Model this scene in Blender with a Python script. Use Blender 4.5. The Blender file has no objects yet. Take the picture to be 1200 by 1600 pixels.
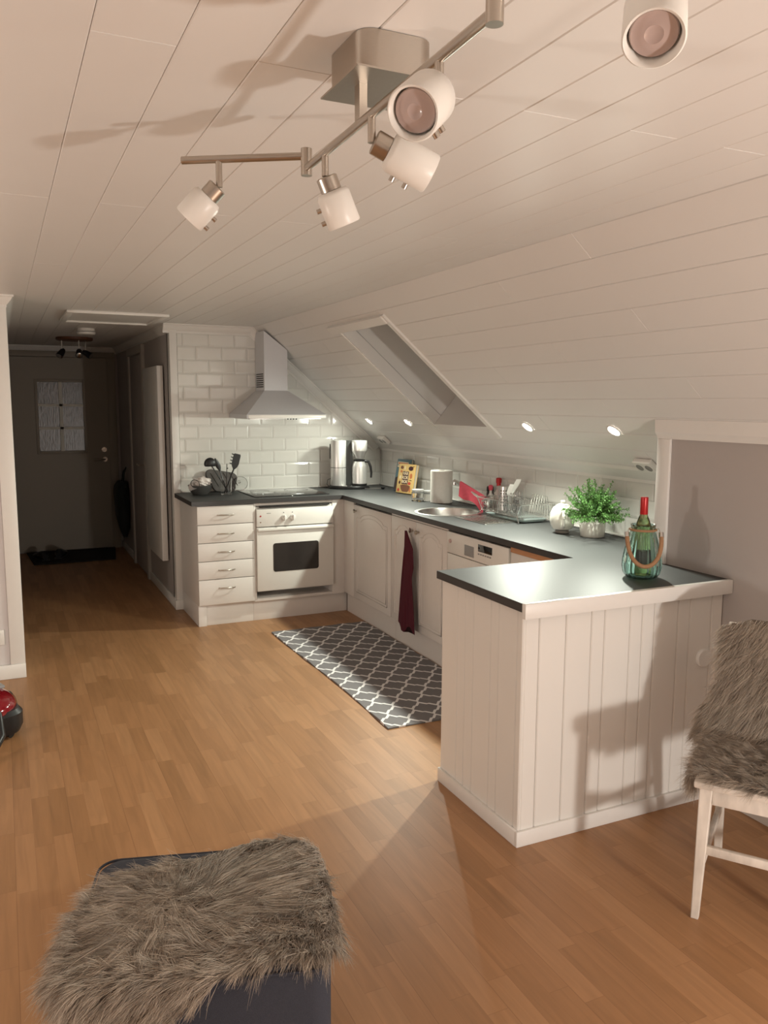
import bpy, bmesh, math, random
import numpy as np
from mathutils import Vector, Matrix
random.seed(7); rng = np.random.default_rng(11)
SC = bpy.context.scene
COL = SC.collection
PI = math.pi
# ------------------------------------------------------------------ room measures (metres)
H = 2.178            # flat ceiling
KZ, SL = 1.218, .865 # slope: z = KZ - SL*x
SX = (H-KZ)/SL       # slope meets the flat ceiling at x = -SX
XW = -1.742          # end of tiled wall / hall side
GX = -.33            # face of the grey low wall
CZ = .91             # worktop
PY0, PY1 = -3.393, -4.01
def slope_z(x): return KZ-SL*x

# ------------------------------------------------------------------ materials
MATS = {}
def lin(c):
    return tuple(((v/12.92) if v <= .04045 else ((v+.055)/1.055)**2.4) for v in c)
def mat(name, rgb, rough=.5, metal=0., spec=.5, noise=0., nscale=30., bump=0., bscale=200., coat=0., emit=None, estr=0., trans=0., ior=1.45, alpha=1., stretch=None, sheen=0.):
    """rgb given as linear albedo"""
    if name in MATS: return MATS[name]
    m = bpy.data.materials.new(name); m.use_nodes = True
    nt = m.node_tree; b = nt.nodes['Principled BSDF']
    b.inputs['Base Color'].default_value = (*rgb, 1)
    b.inputs['Roughness'].default_value = rough
    b.inputs['Metallic'].default_value = metal
    b.inputs['Specular IOR Level'].default_value = spec
    b.inputs['Coat Weight'].default_value = coat
    b.inputs['Transmission Weight'].default_value = trans
    b.inputs['IOR'].default_value = ior
    b.inputs['Alpha'].default_value = alpha
    b.inputs['Sheen Weight'].default_value = sheen
    if emit:
        b.inputs['Emission Color'].default_value = (*emit, 1); b.inputs['Emission Strength'].default_value = estr
    tc = nt.nodes.new('ShaderNodeTexCoord'); mp = nt.nodes.new('ShaderNodeMapping')
    nt.links.new(tc.outputs['Object'], mp.inputs['Vector'])
    if stretch: mp.inputs['Scale'].default_value = stretch
    n = nt.nodes.new('ShaderNodeTexNoise'); n.inputs['Scale'].default_value = nscale; n.inputs['Detail'].default_value = 4
    nt.links.new(mp.outputs[0], n.inputs['Vector'])
    mx = nt.nodes.new('ShaderNodeMix'); mx.data_type = 'RGBA'
    a = max(noise, .02)
    mx.inputs[6].default_value = (*[c*(1-a) for c in rgb], 1); mx.inputs[7].default_value = (*[min(1, c*(1+a)) for c in rgb], 1)
    nt.links.new(n.outputs['Fac'], mx.inputs[0]); nt.links.new(mx.outputs[2], b.inputs['Base Color'])
    if bump:
        n2 = nt.nodes.new('ShaderNodeTexNoise'); n2.inputs['Scale'].default_value = bscale
        nt.links.new(mp.outputs[0], n2.inputs['Vector'])
        bp = nt.nodes.new('ShaderNodeBump'); bp.inputs['Strength'].default_value = bump; bp.inputs['Distance'].default_value = .002
        nt.links.new(n2.outputs['Fac'], bp.inputs['Height']); nt.links.new(bp.outputs[0], b.inputs['Normal'])
    MATS[name] = m
    return m
def M(nt, op, a=None, b=None, c=None):
    n = nt.nodes.new('ShaderNodeMath'); n.operation = op
    for i, v in enumerate((a, b, c)):
        if v is None: continue
        if isinstance(v, (int, float)): n.inputs[i].default_value = v
        else: nt.links.new(v, n.inputs[i])
    return n.outputs[0]

def floor_mat():
    m = bpy.data.materials.new('laminate_floor'); m.use_nodes = True; nt = m.node_tree; b = nt.nodes['Principled BSDF']
    tc = nt.nodes.new('ShaderNodeTexCoord'); sp = nt.nodes.new('ShaderNodeSeparateXYZ'); nt.links.new(tc.outputs['Object'], sp.inputs[0])
    x, y = sp.outputs[0], sp.outputs[1]
    sx = M(nt, 'DIVIDE', x, .0655); si = M(nt, 'FLOOR', sx)
    wn = nt.nodes.new('ShaderNodeTexWhiteNoise'); wn.noise_dimensions = '1D'; nt.links.new(si, wn.inputs['W'])
    sy = M(nt, 'ADD', M(nt, 'DIVIDE', y, .40), M(nt, 'MULTIPLY', wn.outputs['Value'], 7.3)); sj = M(nt, 'FLOOR', sy)
    cb = nt.nodes.new('ShaderNodeCombineXYZ'); nt.links.new(si, cb.inputs[0]); nt.links.new(sj, cb.inputs[1])
    w2 = nt.nodes.new('ShaderNodeTexWhiteNoise'); w2.noise_dimensions = '3D'; nt.links.new(cb.outputs[0], w2.inputs['Vector'])
    ramp = nt.nodes.new('ShaderNodeValToRGB'); nt.links.new(w2.outputs['Value'], ramp.inputs[0])
    e = ramp.color_ramp.elements
    e[0].position = 0; e[0].color = (.305, .155, .067, 1); e[1].position = 1; e[1].color = (.392, .207, .096, 1)
    k = e.new(.45); k.color = (.348, .177, .079, 1)
    # grain running along the boards
    off = M(nt, 'MULTIPLY', w2.outputs['Value'], 37.)
    gx = M(nt, 'MULTIPLY', x, 34.); gy = M(nt, 'ADD', M(nt, 'MULTIPLY', y, 2.4), off)
    cg = nt.nodes.new('ShaderNodeCombineXYZ'); nt.links.new(gx, cg.inputs[0]); nt.links.new(gy, cg.inputs[1]); nt.links.new(off, cg.inputs[2])
    gn = nt.nodes.new('ShaderNodeTexNoise'); gn.inputs['Scale'].default_value = 1.; gn.inputs['Detail'].default_value = 5; gn.inputs['Distortion'].default_value = .8
    nt.links.new(cg.outputs[0], gn.inputs['Vector'])
    gr = M(nt, 'MULTIPLY_ADD', gn.outputs['Fac'], .55, .73)
    mul = nt.nodes.new('ShaderNodeMix'); mul.data_type = 'RGBA'; mul.blend_type = 'MULTIPLY'; mul.inputs[0].default_value = 1
    nt.links.new(ramp.outputs[0], mul.inputs[6])
    cc = nt.nodes.new('ShaderNodeCombineColor'); [nt.links.new(gr, cc.inputs[i]) for i in range(3)]
    nt.links.new(cc.outputs[0], mul.inputs[7])
    # joints: every third strip is a board edge
    fx = M(nt, 'FRACT', M(nt, 'DIVIDE', x, .1965)); ex = M(nt, 'MINIMUM', fx, M(nt, 'SUBTRACT', 1., fx)); jx = M(nt, 'LESS_THAN', ex, .006)
    fy = M(nt, 'FRACT', sy); ey = M(nt, 'MINIMUM', fy, M(nt, 'SUBTRACT', 1., fy)); jy = M(nt, 'LESS_THAN', ey, .003)
    f3 = M(nt, 'FRACT', sx); e3 = M(nt, 'MINIMUM', f3, M(nt, 'SUBTRACT', 1., f3)); j3 = M(nt, 'LESS_THAN', e3, .012)
    j = M(nt, 'MAXIMUM', M(nt, 'MULTIPLY', jx, .35), M(nt, 'MAXIMUM', M(nt, 'MULTIPLY', jy, .22), M(nt, 'MULTIPLY', j3, .15)))
    dk = nt.nodes.new('ShaderNodeMix'); dk.data_type = 'RGBA'; nt.links.new(j, dk.inputs[0]); nt.links.new(mul.outputs[2], dk.inputs[6]); dk.inputs[7].default_value = (.12, .05, .02, 1)
    nt.links.new(dk.outputs[2], b.inputs['Base Color'])
    b.inputs['Roughness'].default_value = .42; b.inputs['Specular IOR Level'].default_value = .45
    return m

def rug_mat():
    m = bpy.data.materials.new('trellis_rug'); m.use_nodes = True; nt = m.node_tree; b = nt.nodes['Principled BSDF']
    tc = nt.nodes.new('ShaderNodeTexCoord'); sp = nt.nodes.new('ShaderNodeSeparateXYZ'); nt.links.new(tc.outputs['Object'], sp.inputs[0])
    u = M(nt, 'DIVIDE', sp.outputs[0], .148); v = M(nt, 'DIVIDE', sp.outputs[1], .19)
    a = M(nt, 'ADD', M(nt, 'MULTIPLY', M(nt, 'ADD', u, v), 1.), 40.); c = M(nt, 'ADD', M(nt, 'SUBTRACT', u, v), 40.)
    def wob(t):
        s = M(nt, 'MULTIPLY', M(nt, 'SINE', M(nt, 'MULTIPLY', t, 2*PI)), 3.2)
        s = M(nt, 'MINIMUM', M(nt, 'MAXIMUM', s, -1.), 1.)
        return M(nt, 'MULTIPLY', s, .045)
    def line(p, q):
        f = M(nt, 'FRACT', M(nt, 'ADD', p, wob(q)))
        return M(nt, 'LESS_THAN', M(nt, 'MINIMUM', f, M(nt, 'SUBTRACT', 1., f)), .062)
    l = M(nt, 'MAXIMUM', line(a, c), line(c, a))
    n = nt.nodes.new('ShaderNodeTexNoise'); n.inputs['Scale'].default_value = 400; nt.links.new(tc.outputs['Object'], n.inputs['Vector'])
    mx = nt.nodes.new('ShaderNodeMix'); mx.data_type = 'RGBA'; nt.links.new(l, mx.inputs[0])
    mx.inputs[6].default_value = (.18, .17, .175, 1); mx.inputs[7].default_value = (.74, .72, .72, 1)
    nt.links.new(mx.outputs[2], b.inputs['Base Color']); b.inputs['Roughness'].default_value = .9
    bp = nt.nodes.new('ShaderNodeBump'); bp.inputs['Strength'].default_value = .3; bp.inputs['Distance'].default_value = .002
    nt.links.new(n.outputs['Fac'], bp.inputs['Height']); nt.links.new(bp.outputs[0], b.inputs['Normal'])
    return m

def fur_mat(name):
    m = bpy.data.materials.new(name); m.use_nodes = True; nt = m.node_tree; b = nt.nodes['Principled BSDF']
    at = nt.nodes.new('ShaderNodeAttribute'); at.attribute_name = 'tone'
    mx = nt.nodes.new('ShaderNodeMix'); mx.data_type = 'RGBA'
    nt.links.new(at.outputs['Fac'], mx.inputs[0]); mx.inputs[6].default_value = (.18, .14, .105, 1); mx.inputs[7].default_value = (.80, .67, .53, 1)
    nt.links.new(mx.outputs[2], b.inputs['Base Color']); b.inputs['Roughness'].default_value = .55; b.inputs['Specular IOR Level'].default_value = .3
    b.inputs['Sheen Weight'].default_value = .3
    return m

white_board = mat('white_painted_boards', (.74, .725, .70), .42, noise=.02, nscale=3)
white_trim = mat('white_gloss_trim', (.77, .75, .715), .35)
white_lac = mat('white_cabinet_lacquer', (.74, .70, .665), .32)
white_panel = mat('white_beadboard_paint', (.77, .745, .70), .38, noise=.02, nscale=4)
tile_m = mat('white_glazed_tile', (.72, .71, .67), .12, noise=.02, nscale=6, coat=.3)
grout_m = mat('pale_grout', (.72, .70, .66), .8)
grey_paint = mat('warm_grey_wall_paint', (.43, .39, .37), .7, noise=.03, nscale=2, bump=.1, bscale=300)
grey_paint2 = mat('light_grey_wall_paint', (.66, .63, .62), .7, noise=.03, nscale=2, bump=.1, bscale=300)
steel = mat('brushed_nickel', (.50, .455, .40), .3, 1., noise=.06, nscale=120, stretch=(1, 1, 12))
chrome = mat('chrome', (.78, .78, .77), .12, 1.)
stain = mat('stainless_steel', (.64, .63, .61), .28, 1., noise=.05, nscale=90, stretch=(1, 1, .1))
hood_m = mat('grey_metal_hood', (.62, .625, .65), .42, .15, noise=.04, nscale=100, stretch=(1, 1, 10))
top_m = mat('dark_slate_worktop', (.055, .057, .057), .50, spec=.30, noise=.35, nscale=420)
edge_m = mat('worktop_dark_edge', (.045, .042, .042), .4)
black = mat('black_plastic', (.015, .015, .016), .35)
dgrey = mat('dark_grey_ceramic', (.06, .058, .056), .45)
blackglass = mat('black_glass', (.012, .012, .013), .06, spec=.7)
dark_in = mat('dark_recess', (.02, .018, .017), .7)
plast = mat('white_plastic', (.78, .76, .72), .3)
frost = mat('frosted_opal_glass', (.90, .88, .83), .35, trans=.15, noise=.02)
glass = mat('clear_glass', (1, 1, 1), .02, trans=1., ior=1.45, noise=.0)
teal = mat('teal_green_glass', (.72, .93, .87), .03, trans=1., ior=1.4, noise=.02)
bottle_g = mat('olive_bottle_glass', (.50, .55, .25), .05, trans=.96, ior=1.5)
rope_m = mat('tan_rope', (.34, .19, .10), .9, noise=.2, nscale=150, bump=.6, bscale=250)
redcap = mat('red_foil', (.42, .018, .02), .3, metal=.2)
pine = mat('orange_pine', (.52, .25, .12), .5, noise=.15, nscale=12, stretch=(8, 1, 8))
burg = mat('burgundy_cotton', (.075, .008, .018), .95, noise=.15, nscale=80, bump=.4, bscale=500)
redcloth = mat('coral_red_cloth', (.52, .075, .105), .95, noise=.15, nscale=60, bump=.4, bscale=400)
paper = mat('white_paper', (.78, .75, .70), .95, noise=.05, nscale=60, bump=.3, bscale=200)
china = mat('white_glazed_china', (.78, .77, .70), .12, coat=.4)
leaf = mat('fresh_green_leaves', (.12, .27, .07), .5, noise=.5, nscale=60)
stem_m = mat('green_brown_stem', (.06, .06, .02), .7)
soil = mat('dark_potting_soil', (.03, .02, .012), .95)
navy = mat('charcoal_blue_upholstery', (.036, .038, .050), .95, noise=.3, nscale=350, bump=.5, bscale=600)
worn = mat('distressed_white_wood', (.66, .60, .53), .6, noise=.38, nscale=26, stretch=(1, 1, .35), bump=.3, bscale=60)
redpl = mat('glossy_red_plastic', (.22, .006, .012), .12, coat=.6)
door_m = mat('olive_beige_door_paint', (.30, .265, .215), .5, noise=.03, nscale=3)
rain_glass = mat('rain_textured_glass', (.15, .15, .15), .28, spec=.8, bump=1., bscale=60, stretch=(1, 1, .25), noise=.25, nscale=26)
mat_dark = mat('dark_doormat', (.018, .015, .013), .98, bump=1, bscale=300)
coat_m = mat('dark_green_black_nylon', (.018, .026, .024), .6)
quilt = mat('grey_quilted_cotton', (.115, .105, .10), .95, noise=.25, nscale=40, bump=.4, bscale=300)
tissue = mat('pale_tissue', (.74, .68, .65), .9)
lens_e = mat('lit_lamp_lens', (1, 1, 1), .3, emit=(1., .93, .82), estr=22.)
booky = mat('yellow_book_cover', (.64, .44, .17), .5)
bookb = mat('grey_blue_book_cover', (.10, .17, .20), .5)
plum = mat('dark_plum_print', (.055, .016, .020), .5)
cream = mat('cream_print', (.75, .62, .42), .5)
pagem = mat('book_pages', (.68, .62, .5), .9)
brown = mat('brown_print', (.16, .065, .035), .5)
orange = mat('orange_print', (.50, .17, .06), .5)
redp = mat('red_print', (.45, .05, .03), .5)
led = mat('grey_lamp_face', (.46, .37, .35), .2, coat=.5)
ribm = mat('steel_drainer', (.5, .49, .47), .25, 1.)
traym = mat('grey_green_glass_tray', (.30, .36, .35), .15)

# ------------------------------------------------------------------ mesh helpers
class B:
    def __init__(s): s.bm = bmesh.new(); s.M = Matrix.Identity(4)
    def v(s, p): return s.bm.verts.new(s.M @ Vector(p))
    def box(s, x0, x1, y0, y1, z0, z1, bev=0, seg=2):
        t = bmesh.new(); bmesh.ops.create_cube(t, size=1)
        for v in t.verts: v.co = Vector(((x0+x1)/2+v.co.x*(x1-x0), (y0+y1)/2+v.co.y*(y1-y0), (z0+z1)/2+v.co.z*(z1-z0)))
        if bev: bmesh.ops.bevel(t, geom=t.edges[:], offset=bev, segments=seg, affect='EDGES', profile=.5)
        s.merge(t); return s
    def merge(s, t):
        mp = {v: s.v(v.co) for v in t.verts}
        for f in t.faces:
            try: s.bm.faces.new([mp[v] for v in f.verts])
            except ValueError: pass
        t.free()
    def face(s, pts): s.bm.faces.new([s.v(p) for p in pts]); return s
    def rings(s, rings, cap=True, closed=False):
        R = [[s.v(p) for p in r] for r in rings]; n = len(R[0])
        for i in range(len(R)-(0 if closed else 1)):
            A, C = R[i], R[(i+1) % len(R)]
            for k in range(n): s.bm.faces.new((A[k], A[(k+1) % n], C[(k+1) % n], C[k]))
        if cap and not closed:
            s.bm.faces.new(R[0][::-1]); s.bm.faces.new(R[-1])
        return s
    def cyl(s, p0, p1, r0, r1=None, seg=24, cap=True):
        r1 = r0 if r1 is None else r1
        return s.tube([p0, p1], [r0, r1], seg, cap)
    def tube(s, pts, r, seg=10, cap=True, closed=False):
        P = [Vector(p) for p in pts]; n = len(P)
        rr = r if isinstance(r, (list, tuple)) else [r]*n
        up = None; rings = []
        for i, p in enumerate(P):
            if closed: d = P[(i+1) % n]-P[i-1]
            else: d = P[min(i+1, n-1)]-P[max(i-1, 0)]
            d.normalize()
            if up is None:
                up = Vector((0, 0, 1)) if abs(d.z) < .9 else Vector((1, 0, 0))
            a = d.cross(up); a.normalize(); up = a.cross(d); up.normalize()
            rings.append([p+(a*math.cos(t)+up*math.sin(t))*rr[i] for t in [2*PI*k/seg for k in range(seg)]])
        return s.rings(rings, cap, closed)
    def lathe(s, prof, c=(0, 0, 0), seg=36, fn=None, cap=True):
        rings = []
        for r, z in prof:
            ring = []
            for k in range(seg):
                t = 2*PI*k/seg; q = r*(fn(t, z) if fn else 1)
                ring.append((c[0]+q*math.cos(t), c[1]+q*math.sin(t), c[2]+z))
            rings.append(ring)
        return s.rings(rings, cap)
    def prism(s, poly, ax, a, b):
        """poly: 2-D points; ax: axis of extrusion ('x','y','z')"""
        def P(p, t): return {'x': (t, p[0], p[1]), 'y': (p[0], t, p[1]), 'z': (p[0], p[1], t)}[ax]
        return s.rings([[P(p, a) for p in poly], [P(p, b) for p in poly]])
    def obj(s, name, m, parent=None, loc=(0, 0, 0), rotz=0, smooth=True, ang=35, bevel=0, label=None):
        bmesh.ops.recalc_face_normals(s.bm, faces=s.bm.faces[:])
        me = bpy.data.meshes.new(name); s.bm.to_mesh(me); s.bm.free()
        if smooth:
            me.shade_smooth(); me.set_sharp_from_angle(angle=math.radians(ang))
        me.materials.append(m)
        o = bpy.data.objects.new(name, me); COL.objects.link(o)
        o.location = loc; o.rotation_euler = (0, 0, rotz)
        if parent: o.parent = parent
        if bevel:
            md = o.modifiers.new('bevel', 'BEVEL'); md.width = bevel; md.segments = 2; md.limit_method = 'ANGLE'; md.angle_limit = math.radians(40)
        if label: o['label'] = label
        return o
def tag(o, label, cat, group=None, kind=None):
    o['label'] = label; o['category'] = cat
    if group: o['group'] = group
    if kind: o['kind'] = kind
    return o
def thing(name, label, cat, loc=(0, 0, 0), rotz=0, group=None):
    o = bpy.data.objects.new(name, None); COL.objects.link(o); o.empty_display_size = .05
    o.location = loc; o.rotation_euler = (0, 0, rotz)
    return tag(o, label, cat, group)
def struct(o): o['kind'] = 'structure'; return o
def dup(root, loc=None, label=None, rotz=None, parent=None):
    r = root.copy(); COL.objects.link(r)
    if parent: r.parent = parent
    if loc is not None: r.location = loc
    if rotz is not None: r.rotation_euler = (0, 0, rotz)
    if label: r['label'] = label
    for ch in list(root.children):
        dup(ch, parent=r)
    return r
def text_part(txt, size, m, parent, loc, rot, name='lettering', ext=.0004, bold=0):
    cu = bpy.data.curves.new(name, 'FONT'); cu.body = txt; cu.size = size; cu.extrude = ext; cu.align_x = 'CENTER'; cu.align_y = 'CENTER'; cu.offset = bold
    t = bpy.data.objects.new('tmp', cu); COL.objects.link(t)
    dg = bpy.context.evaluated_depsgraph_get(); me = bpy.data.meshes.new_from_object(t.evaluated_get(dg))
    bpy.data.objects.remove(t); bpy.data.curves.remove(cu)
    me.materials.clear(); me.materials.append(m)
    o = bpy.data.objects.new(name, me); COL.objects.link(o); o.parent = parent; o.location = loc; o.rotation_euler = rot
    return o

# ------------------------------------------------------------------ camera (solved from the photo)
def build_camera():
    f, yaw, pitch, roll = 1276.11, math.radians(-25.018), math.radians(7.555), math.radians(.24)
    F = Vector((math.sin(-yaw)*math.cos(pitch), math.cos(yaw)*math.cos(pitch), -math.sin(pitch)))
    R0 = Vector((math.cos(yaw), math.sin(yaw), 0)); U0 = R0.cross(F)
    R = R0*math.cos(roll)+U0*math.sin(roll); U = -R0*math.sin(roll)+U0*math.cos(roll)
    c = bpy.data.cameras.new('camera'); c.sensor_fit = 'VERTICAL'; c.sensor_height = 36; c.lens = f/1600*36; c.clip_start = .05
    o = bpy.data.objects.new('camera', c); COL.objects.link(o)
    m = Matrix((R, U, -F)).transposed().to_4x4(); m.translation = Vector((-2.9133, -6.3097, 1.5943)); o.matrix_world = m
    SC.camera = o
build_camera()

# ------------------------------------------------------------------ the room shell
XL, YR, YB = -6.0, -8.6, 3.05
b = B(); b.box(XL-.1, .3, YR-.1, YB+.1, -.1, 0); struct(b.obj('floor', floor_mat(), smooth=False))

# flat ceiling: real boards with chamfered edges, 137 mm wide, running away from the camera
def boards_mesh(b, x_edges, T, ylo, yhi, jfun, hole=None, th=.012, ch=.0022):
    """T maps (s, y, d) -> world; s across the boards, d depth behind the face"""
    for i, (a, c) in enumerate(x_edges):
        ys = [ylo]+[y for y in jfun(i) if ylo+.1 < y < yhi-.1]+[yhi]
        for y0, y1 in zip(ys[:-1], ys[1:]):
            segs = [(a, c, y0, y1)]
            if hole:
                ha, hb, hy0, hy1 = hole
                out = []
                for (p, q, u, w) in segs:
                    if q <= ha or p >= hb or w <= hy0 or u >= hy1: out.append((p, q, u, w)); continue
                    if u < hy0: out.append((p, q, u, hy0))
                    if w > hy1: out.append((p, q, hy1, w))
                    if p < ha: out.append((p, ha, max(u, hy0), min(w, hy1)))
                    if q > hb: out.append((hb, q, max(u, hy0), min(w, hy1)))
                segs = out
            for (p, q, u, w) in segs:
                g = .0004
                r0 = [T(p+g, u+g, ch), T(q-g, u+g, ch), T(q-g, w-g, ch), T(p+g, w-g, ch)]
                r1 = [T(p+g+ch, u+g+.0012, 0), T(q-g-ch, u+g+.0012, 0), T(q-g-ch, w-g-.0012, 0), T(p+g+ch, w-g-.0012, 0)]
                rb = [T(p+g, u+g, th), T(q-g, u+g, th), T(q-g, w-g, th), T(p+g, w-g, th)]
                b.rings([rb, r0, r1])
P = .137
edges = []; x = -SX
while x-P > XL: edges.append((x-P, x)); x -= P
b = B()
def jf(i):
    base = [-4.86, -2.46, -.06, 2.34, -7.26] if i % 2 == 1 else [-3.68, -1.28, 1.12, -6.08, -8.4]
    return sorted(base)
boards_mesh(b, edges, lambda s, y, d: (s, y, H+d), YR, YB, jf)
b.box(XL-.1, -SX+.02, YR-.1, YB+.1, H+.012, H+.08)
struct(b.obj('ceiling', white_board, smooth=False))

# sloping ceiling with the skylight shaft opening
SKX0, SKX1, SKY0, SKY1 = -.965, -.262, -2.15, -1.44
ns = Vector((SL, 0, 1)).normalized()
def TS(s, y, d):   # s = x on the face
    p = Vector((s, y, slope_z(s)))+ns*d
    return tuple(p)
edges = []; x = -SX; PS = .0925
while x < .02: edges.append((x, min(x+PS, .05))); x += PS
b = B()
js = lambda i: sorted([-3.95+.6*(i % 3), -1.0-.5*(i % 2), -6.4+.6*(i % 3)])
boards_mesh(b, edges, TS, YR, 0.0, js, hole=(SKX0, SKX1, SKY0, SKY1))
def backing(b, a, c, u, w): b.rings([[TS(a, u, .012), TS(c, u, .012), TS(c, w, .012), TS(a, w, .012)], [TS(a, u, .05), TS(c, u, .05), TS(c, w, .05), TS(a, w, .05)]])
backing(b, -SX-.02, .06, YR-.1, SKY0); backing(b, -SX-.02, .06, SKY1, .1); backing(b, -SX-.02, SKX0, SKY0, SKY1); backing(b, SKX1, .06, SKY0, SKY1)
struct(b.obj('ceiling_slope', white_board, smooth=False))

# skylight: shaft, trims, frame, glass
w1 = struct(bpy.data.objects.new('window_1', None)); COL.objects.link(w1); w1['label'] = 'slanted skylight shaft in the sloping board ceiling'
D = .36
b = B()
def slab(b, a, c, u, w, d0, d1): b.rings([[TS(a, u, d0), TS(c, u, d0), TS(c, w, d0), TS(a, w, d0)], [TS(a, u, d1), TS(c, u, d1), TS(c, w, d1), TS(a, w, d1)]])
e = .016
slab(b, SKX0, SKX1, SKY1-e, SKY1, .0, .075); slab(b, SKX0, SKX1, SKY1-e+.004, SKY1+.004, .078, D)
slab(b, SKX0, SKX1, SKY0, SKY0+e, .0, D)
slab(b, SKX0, SKX0+e, SKY0+e, SKY1-e, .0, D); slab(b, SKX1-e, SKX1, SKY0+e, SKY1-e, .0, D)
b.obj('window_reveal', white_board, w1, smooth=False)
b = B()
slab(b, SKX0-.03, SKX0+.012, SKY0-.01, SKY1+.09, -.02, .0)
slab(b, SKX0-.03, SKX1+.05, SKY0-.035, SKY0+.002, -.012, .0)
slab(b, SKX0-.01, SKX1+.0, SKY1-.004, SKY1+.018, -.006, .0)
b.obj('window_trim', white_trim, w1, smooth=False)
b = B()
slab(b, SKX0, SKX1, SKY0, SKY0+.06, D, D+.04); slab(b, SKX0, SKX1, SKY1-.06, SKY1, D, D+.04)
slab(b, SKX0, SKX0+.06, SKY0, SKY1, D, D+.04); slab(b, SKX1-.06, SKX1, SKY0, SKY1, D, D+.04)
b.obj('window_frame', white_trim, w1, smooth=False)
b = B(); slab(b, SKX0, SKX1, SKY0, SKY1, D+.022, D+.028); b.obj('window_pane', blackglass, w1, smooth=False)

# tiles
def tiled(b, T, u0, u1, v0, v1, tw=.2, thh=.1, off=0.):
    g = .0008; bv = .013; row = 0; z = v0
    while z < v1:
        u = u0-((row % 2)*tw/2+off) % tw - 0.0
        while u < u1:
            a, c = max(u, u0)+g, min(u+tw, u1)-g; d0, d1 = z+g, min(z+thh, v1)-g
            if c-a > .015 and d1-d0 > .02:
                ba = bv if u >= u0 else 0; bc = bv if u+tw <= u1 else 0
                q = [T(a, d0, 0), T(c, d0, 0), T(c, d1, 0), T(a, d1, 0)]
                r = [T(a, d0, .0040), T(c, d0, .0040), T(c, d1, .0040), T(a, d1, .0040)]
                s_ = [T(a+max(ba, .002), d0+bv, .0066), T(c-max(bc, .002), d0+bv, .0066), T(c-max(bc, .002), d1-bv, .0066), T(a+max(ba, .002), d1-bv, .0066)]
                b.rings([q, r, s_])
            u += tw
        z += thh; row += 1
b = B(); b.box(XW, .15, .004, .12, 0, H); wb = struct(b.obj('wall_back', grout_m, smooth=False))
b = B(); tiled(b, lambda u, v, d: (u, .004-d, v), XW+.052, -.008, CZ+.008, H-.03, off=.06)
n_ = Vector((SL, 0, 1)); 
bmesh.ops.bisect_plane(b.bm, geom=b.bm.verts[:]+b.bm.edges[:]+b.bm.faces[:], plane_co=(0, 0, KZ-.012), plane_no=n_, clear_outer=True)
struct(b.obj('tile_cladding', tile_m, wb, smooth=False))
b = B(); b.box(XW-.004, XW+.05, -.012, .075, .07, H-.002, .002); struct(b.obj('trim_1', white_trim))
# wall behind the sink run (only 1.2 m high) and its tiles
b = B(); b.box(.004, .15, -3.62, 0.004, 0, slope_z(.0)+.02); wr = struct(b.obj('wall_right', grout_m, smooth=False))
b = B(); tiled(b, lambda u, v, d: (.004-d, u, v), -3.6, -.008, CZ+.008, 1.206, off=.03); struct(b.obj('tile_cladding', tile_m, wr, smooth=False))
# bulky grey low wall right of the peninsula
b = B(); b.box(GX, .15, YR, -3.6, 0, slope_z(GX)-.002, 0); struct(b.obj('wall_knee', grey_paint, smooth=False))
b = B(); b.box(GX-.014, GX, -3.672, -3.598, CZ, 1.450, .003); struct(b.obj('trim_2', white_trim))
b = B(); b.prism([(GX, 1.450), (GX-.014, 1.450), (GX-.018, 1.462), (GX-.03, 1.478), (GX-.034, slope_z(GX-.034)-.001), (GX, slope_z(GX)-.001)], 'y', YR, -3.598); struct(b.obj('trim_3', white_trim, ang=20))
b = B(); b.box(GX-.015, GX, YR, -4.06, 0, .07, .003); struct(b.obj('baseboard_right', white_trim))
# mouldings under the ceilings
cp = [(0, 0), (.05, 0), (.05, .008), (.042, .012), (.034, .026), (.018, .046), (.012, .052), (.012, .066), (0, .066)]
def sweep(b, path, A, Bv, prof):
    b.rings([[Vector(p)+Vector(a)*u+Vector(c)*v for u, v in prof] for p, a, c in zip(path, A, Bv)])
b = B(); th = math.atan(SL); down = Vector((0, 0, -1)); dn2 = Vector((-math.sin(th), 0, -math.cos(th)))
mit = (down+dn2).normalized()/math.cos(th/2)
sweep(b, [(XW-.05, .004, H), (-SX, .004, H), (-.03, .004, slope_z(-.03))], [(0, -1, 0)]*3, [down, mit, dn2], cp); struct(b.obj('trim_4', white_trim, ang=20))
b = B(); b.prism([(.004, 1.206), (-.012, 1.206), (-.014, 1.222), (-.03, 1.236), (-.052, 1.252), (-.075, slope_z(-.075)-.012), (-.083, slope_z(-.083)-.001), (.004, slope_z(0)-.002)], 'y', -3.6, -.0); struct(b.obj('trim_5', white_trim, ang=20))
b = B(); b.box(-.018, .0, -3.57, -.01, CZ+.001, CZ+.012, .004); b.box(XW+.06, -.02, -.016, -.0, CZ+.001, CZ+.010, .003); struct(b.obj('trim_6', white_trim))
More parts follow.
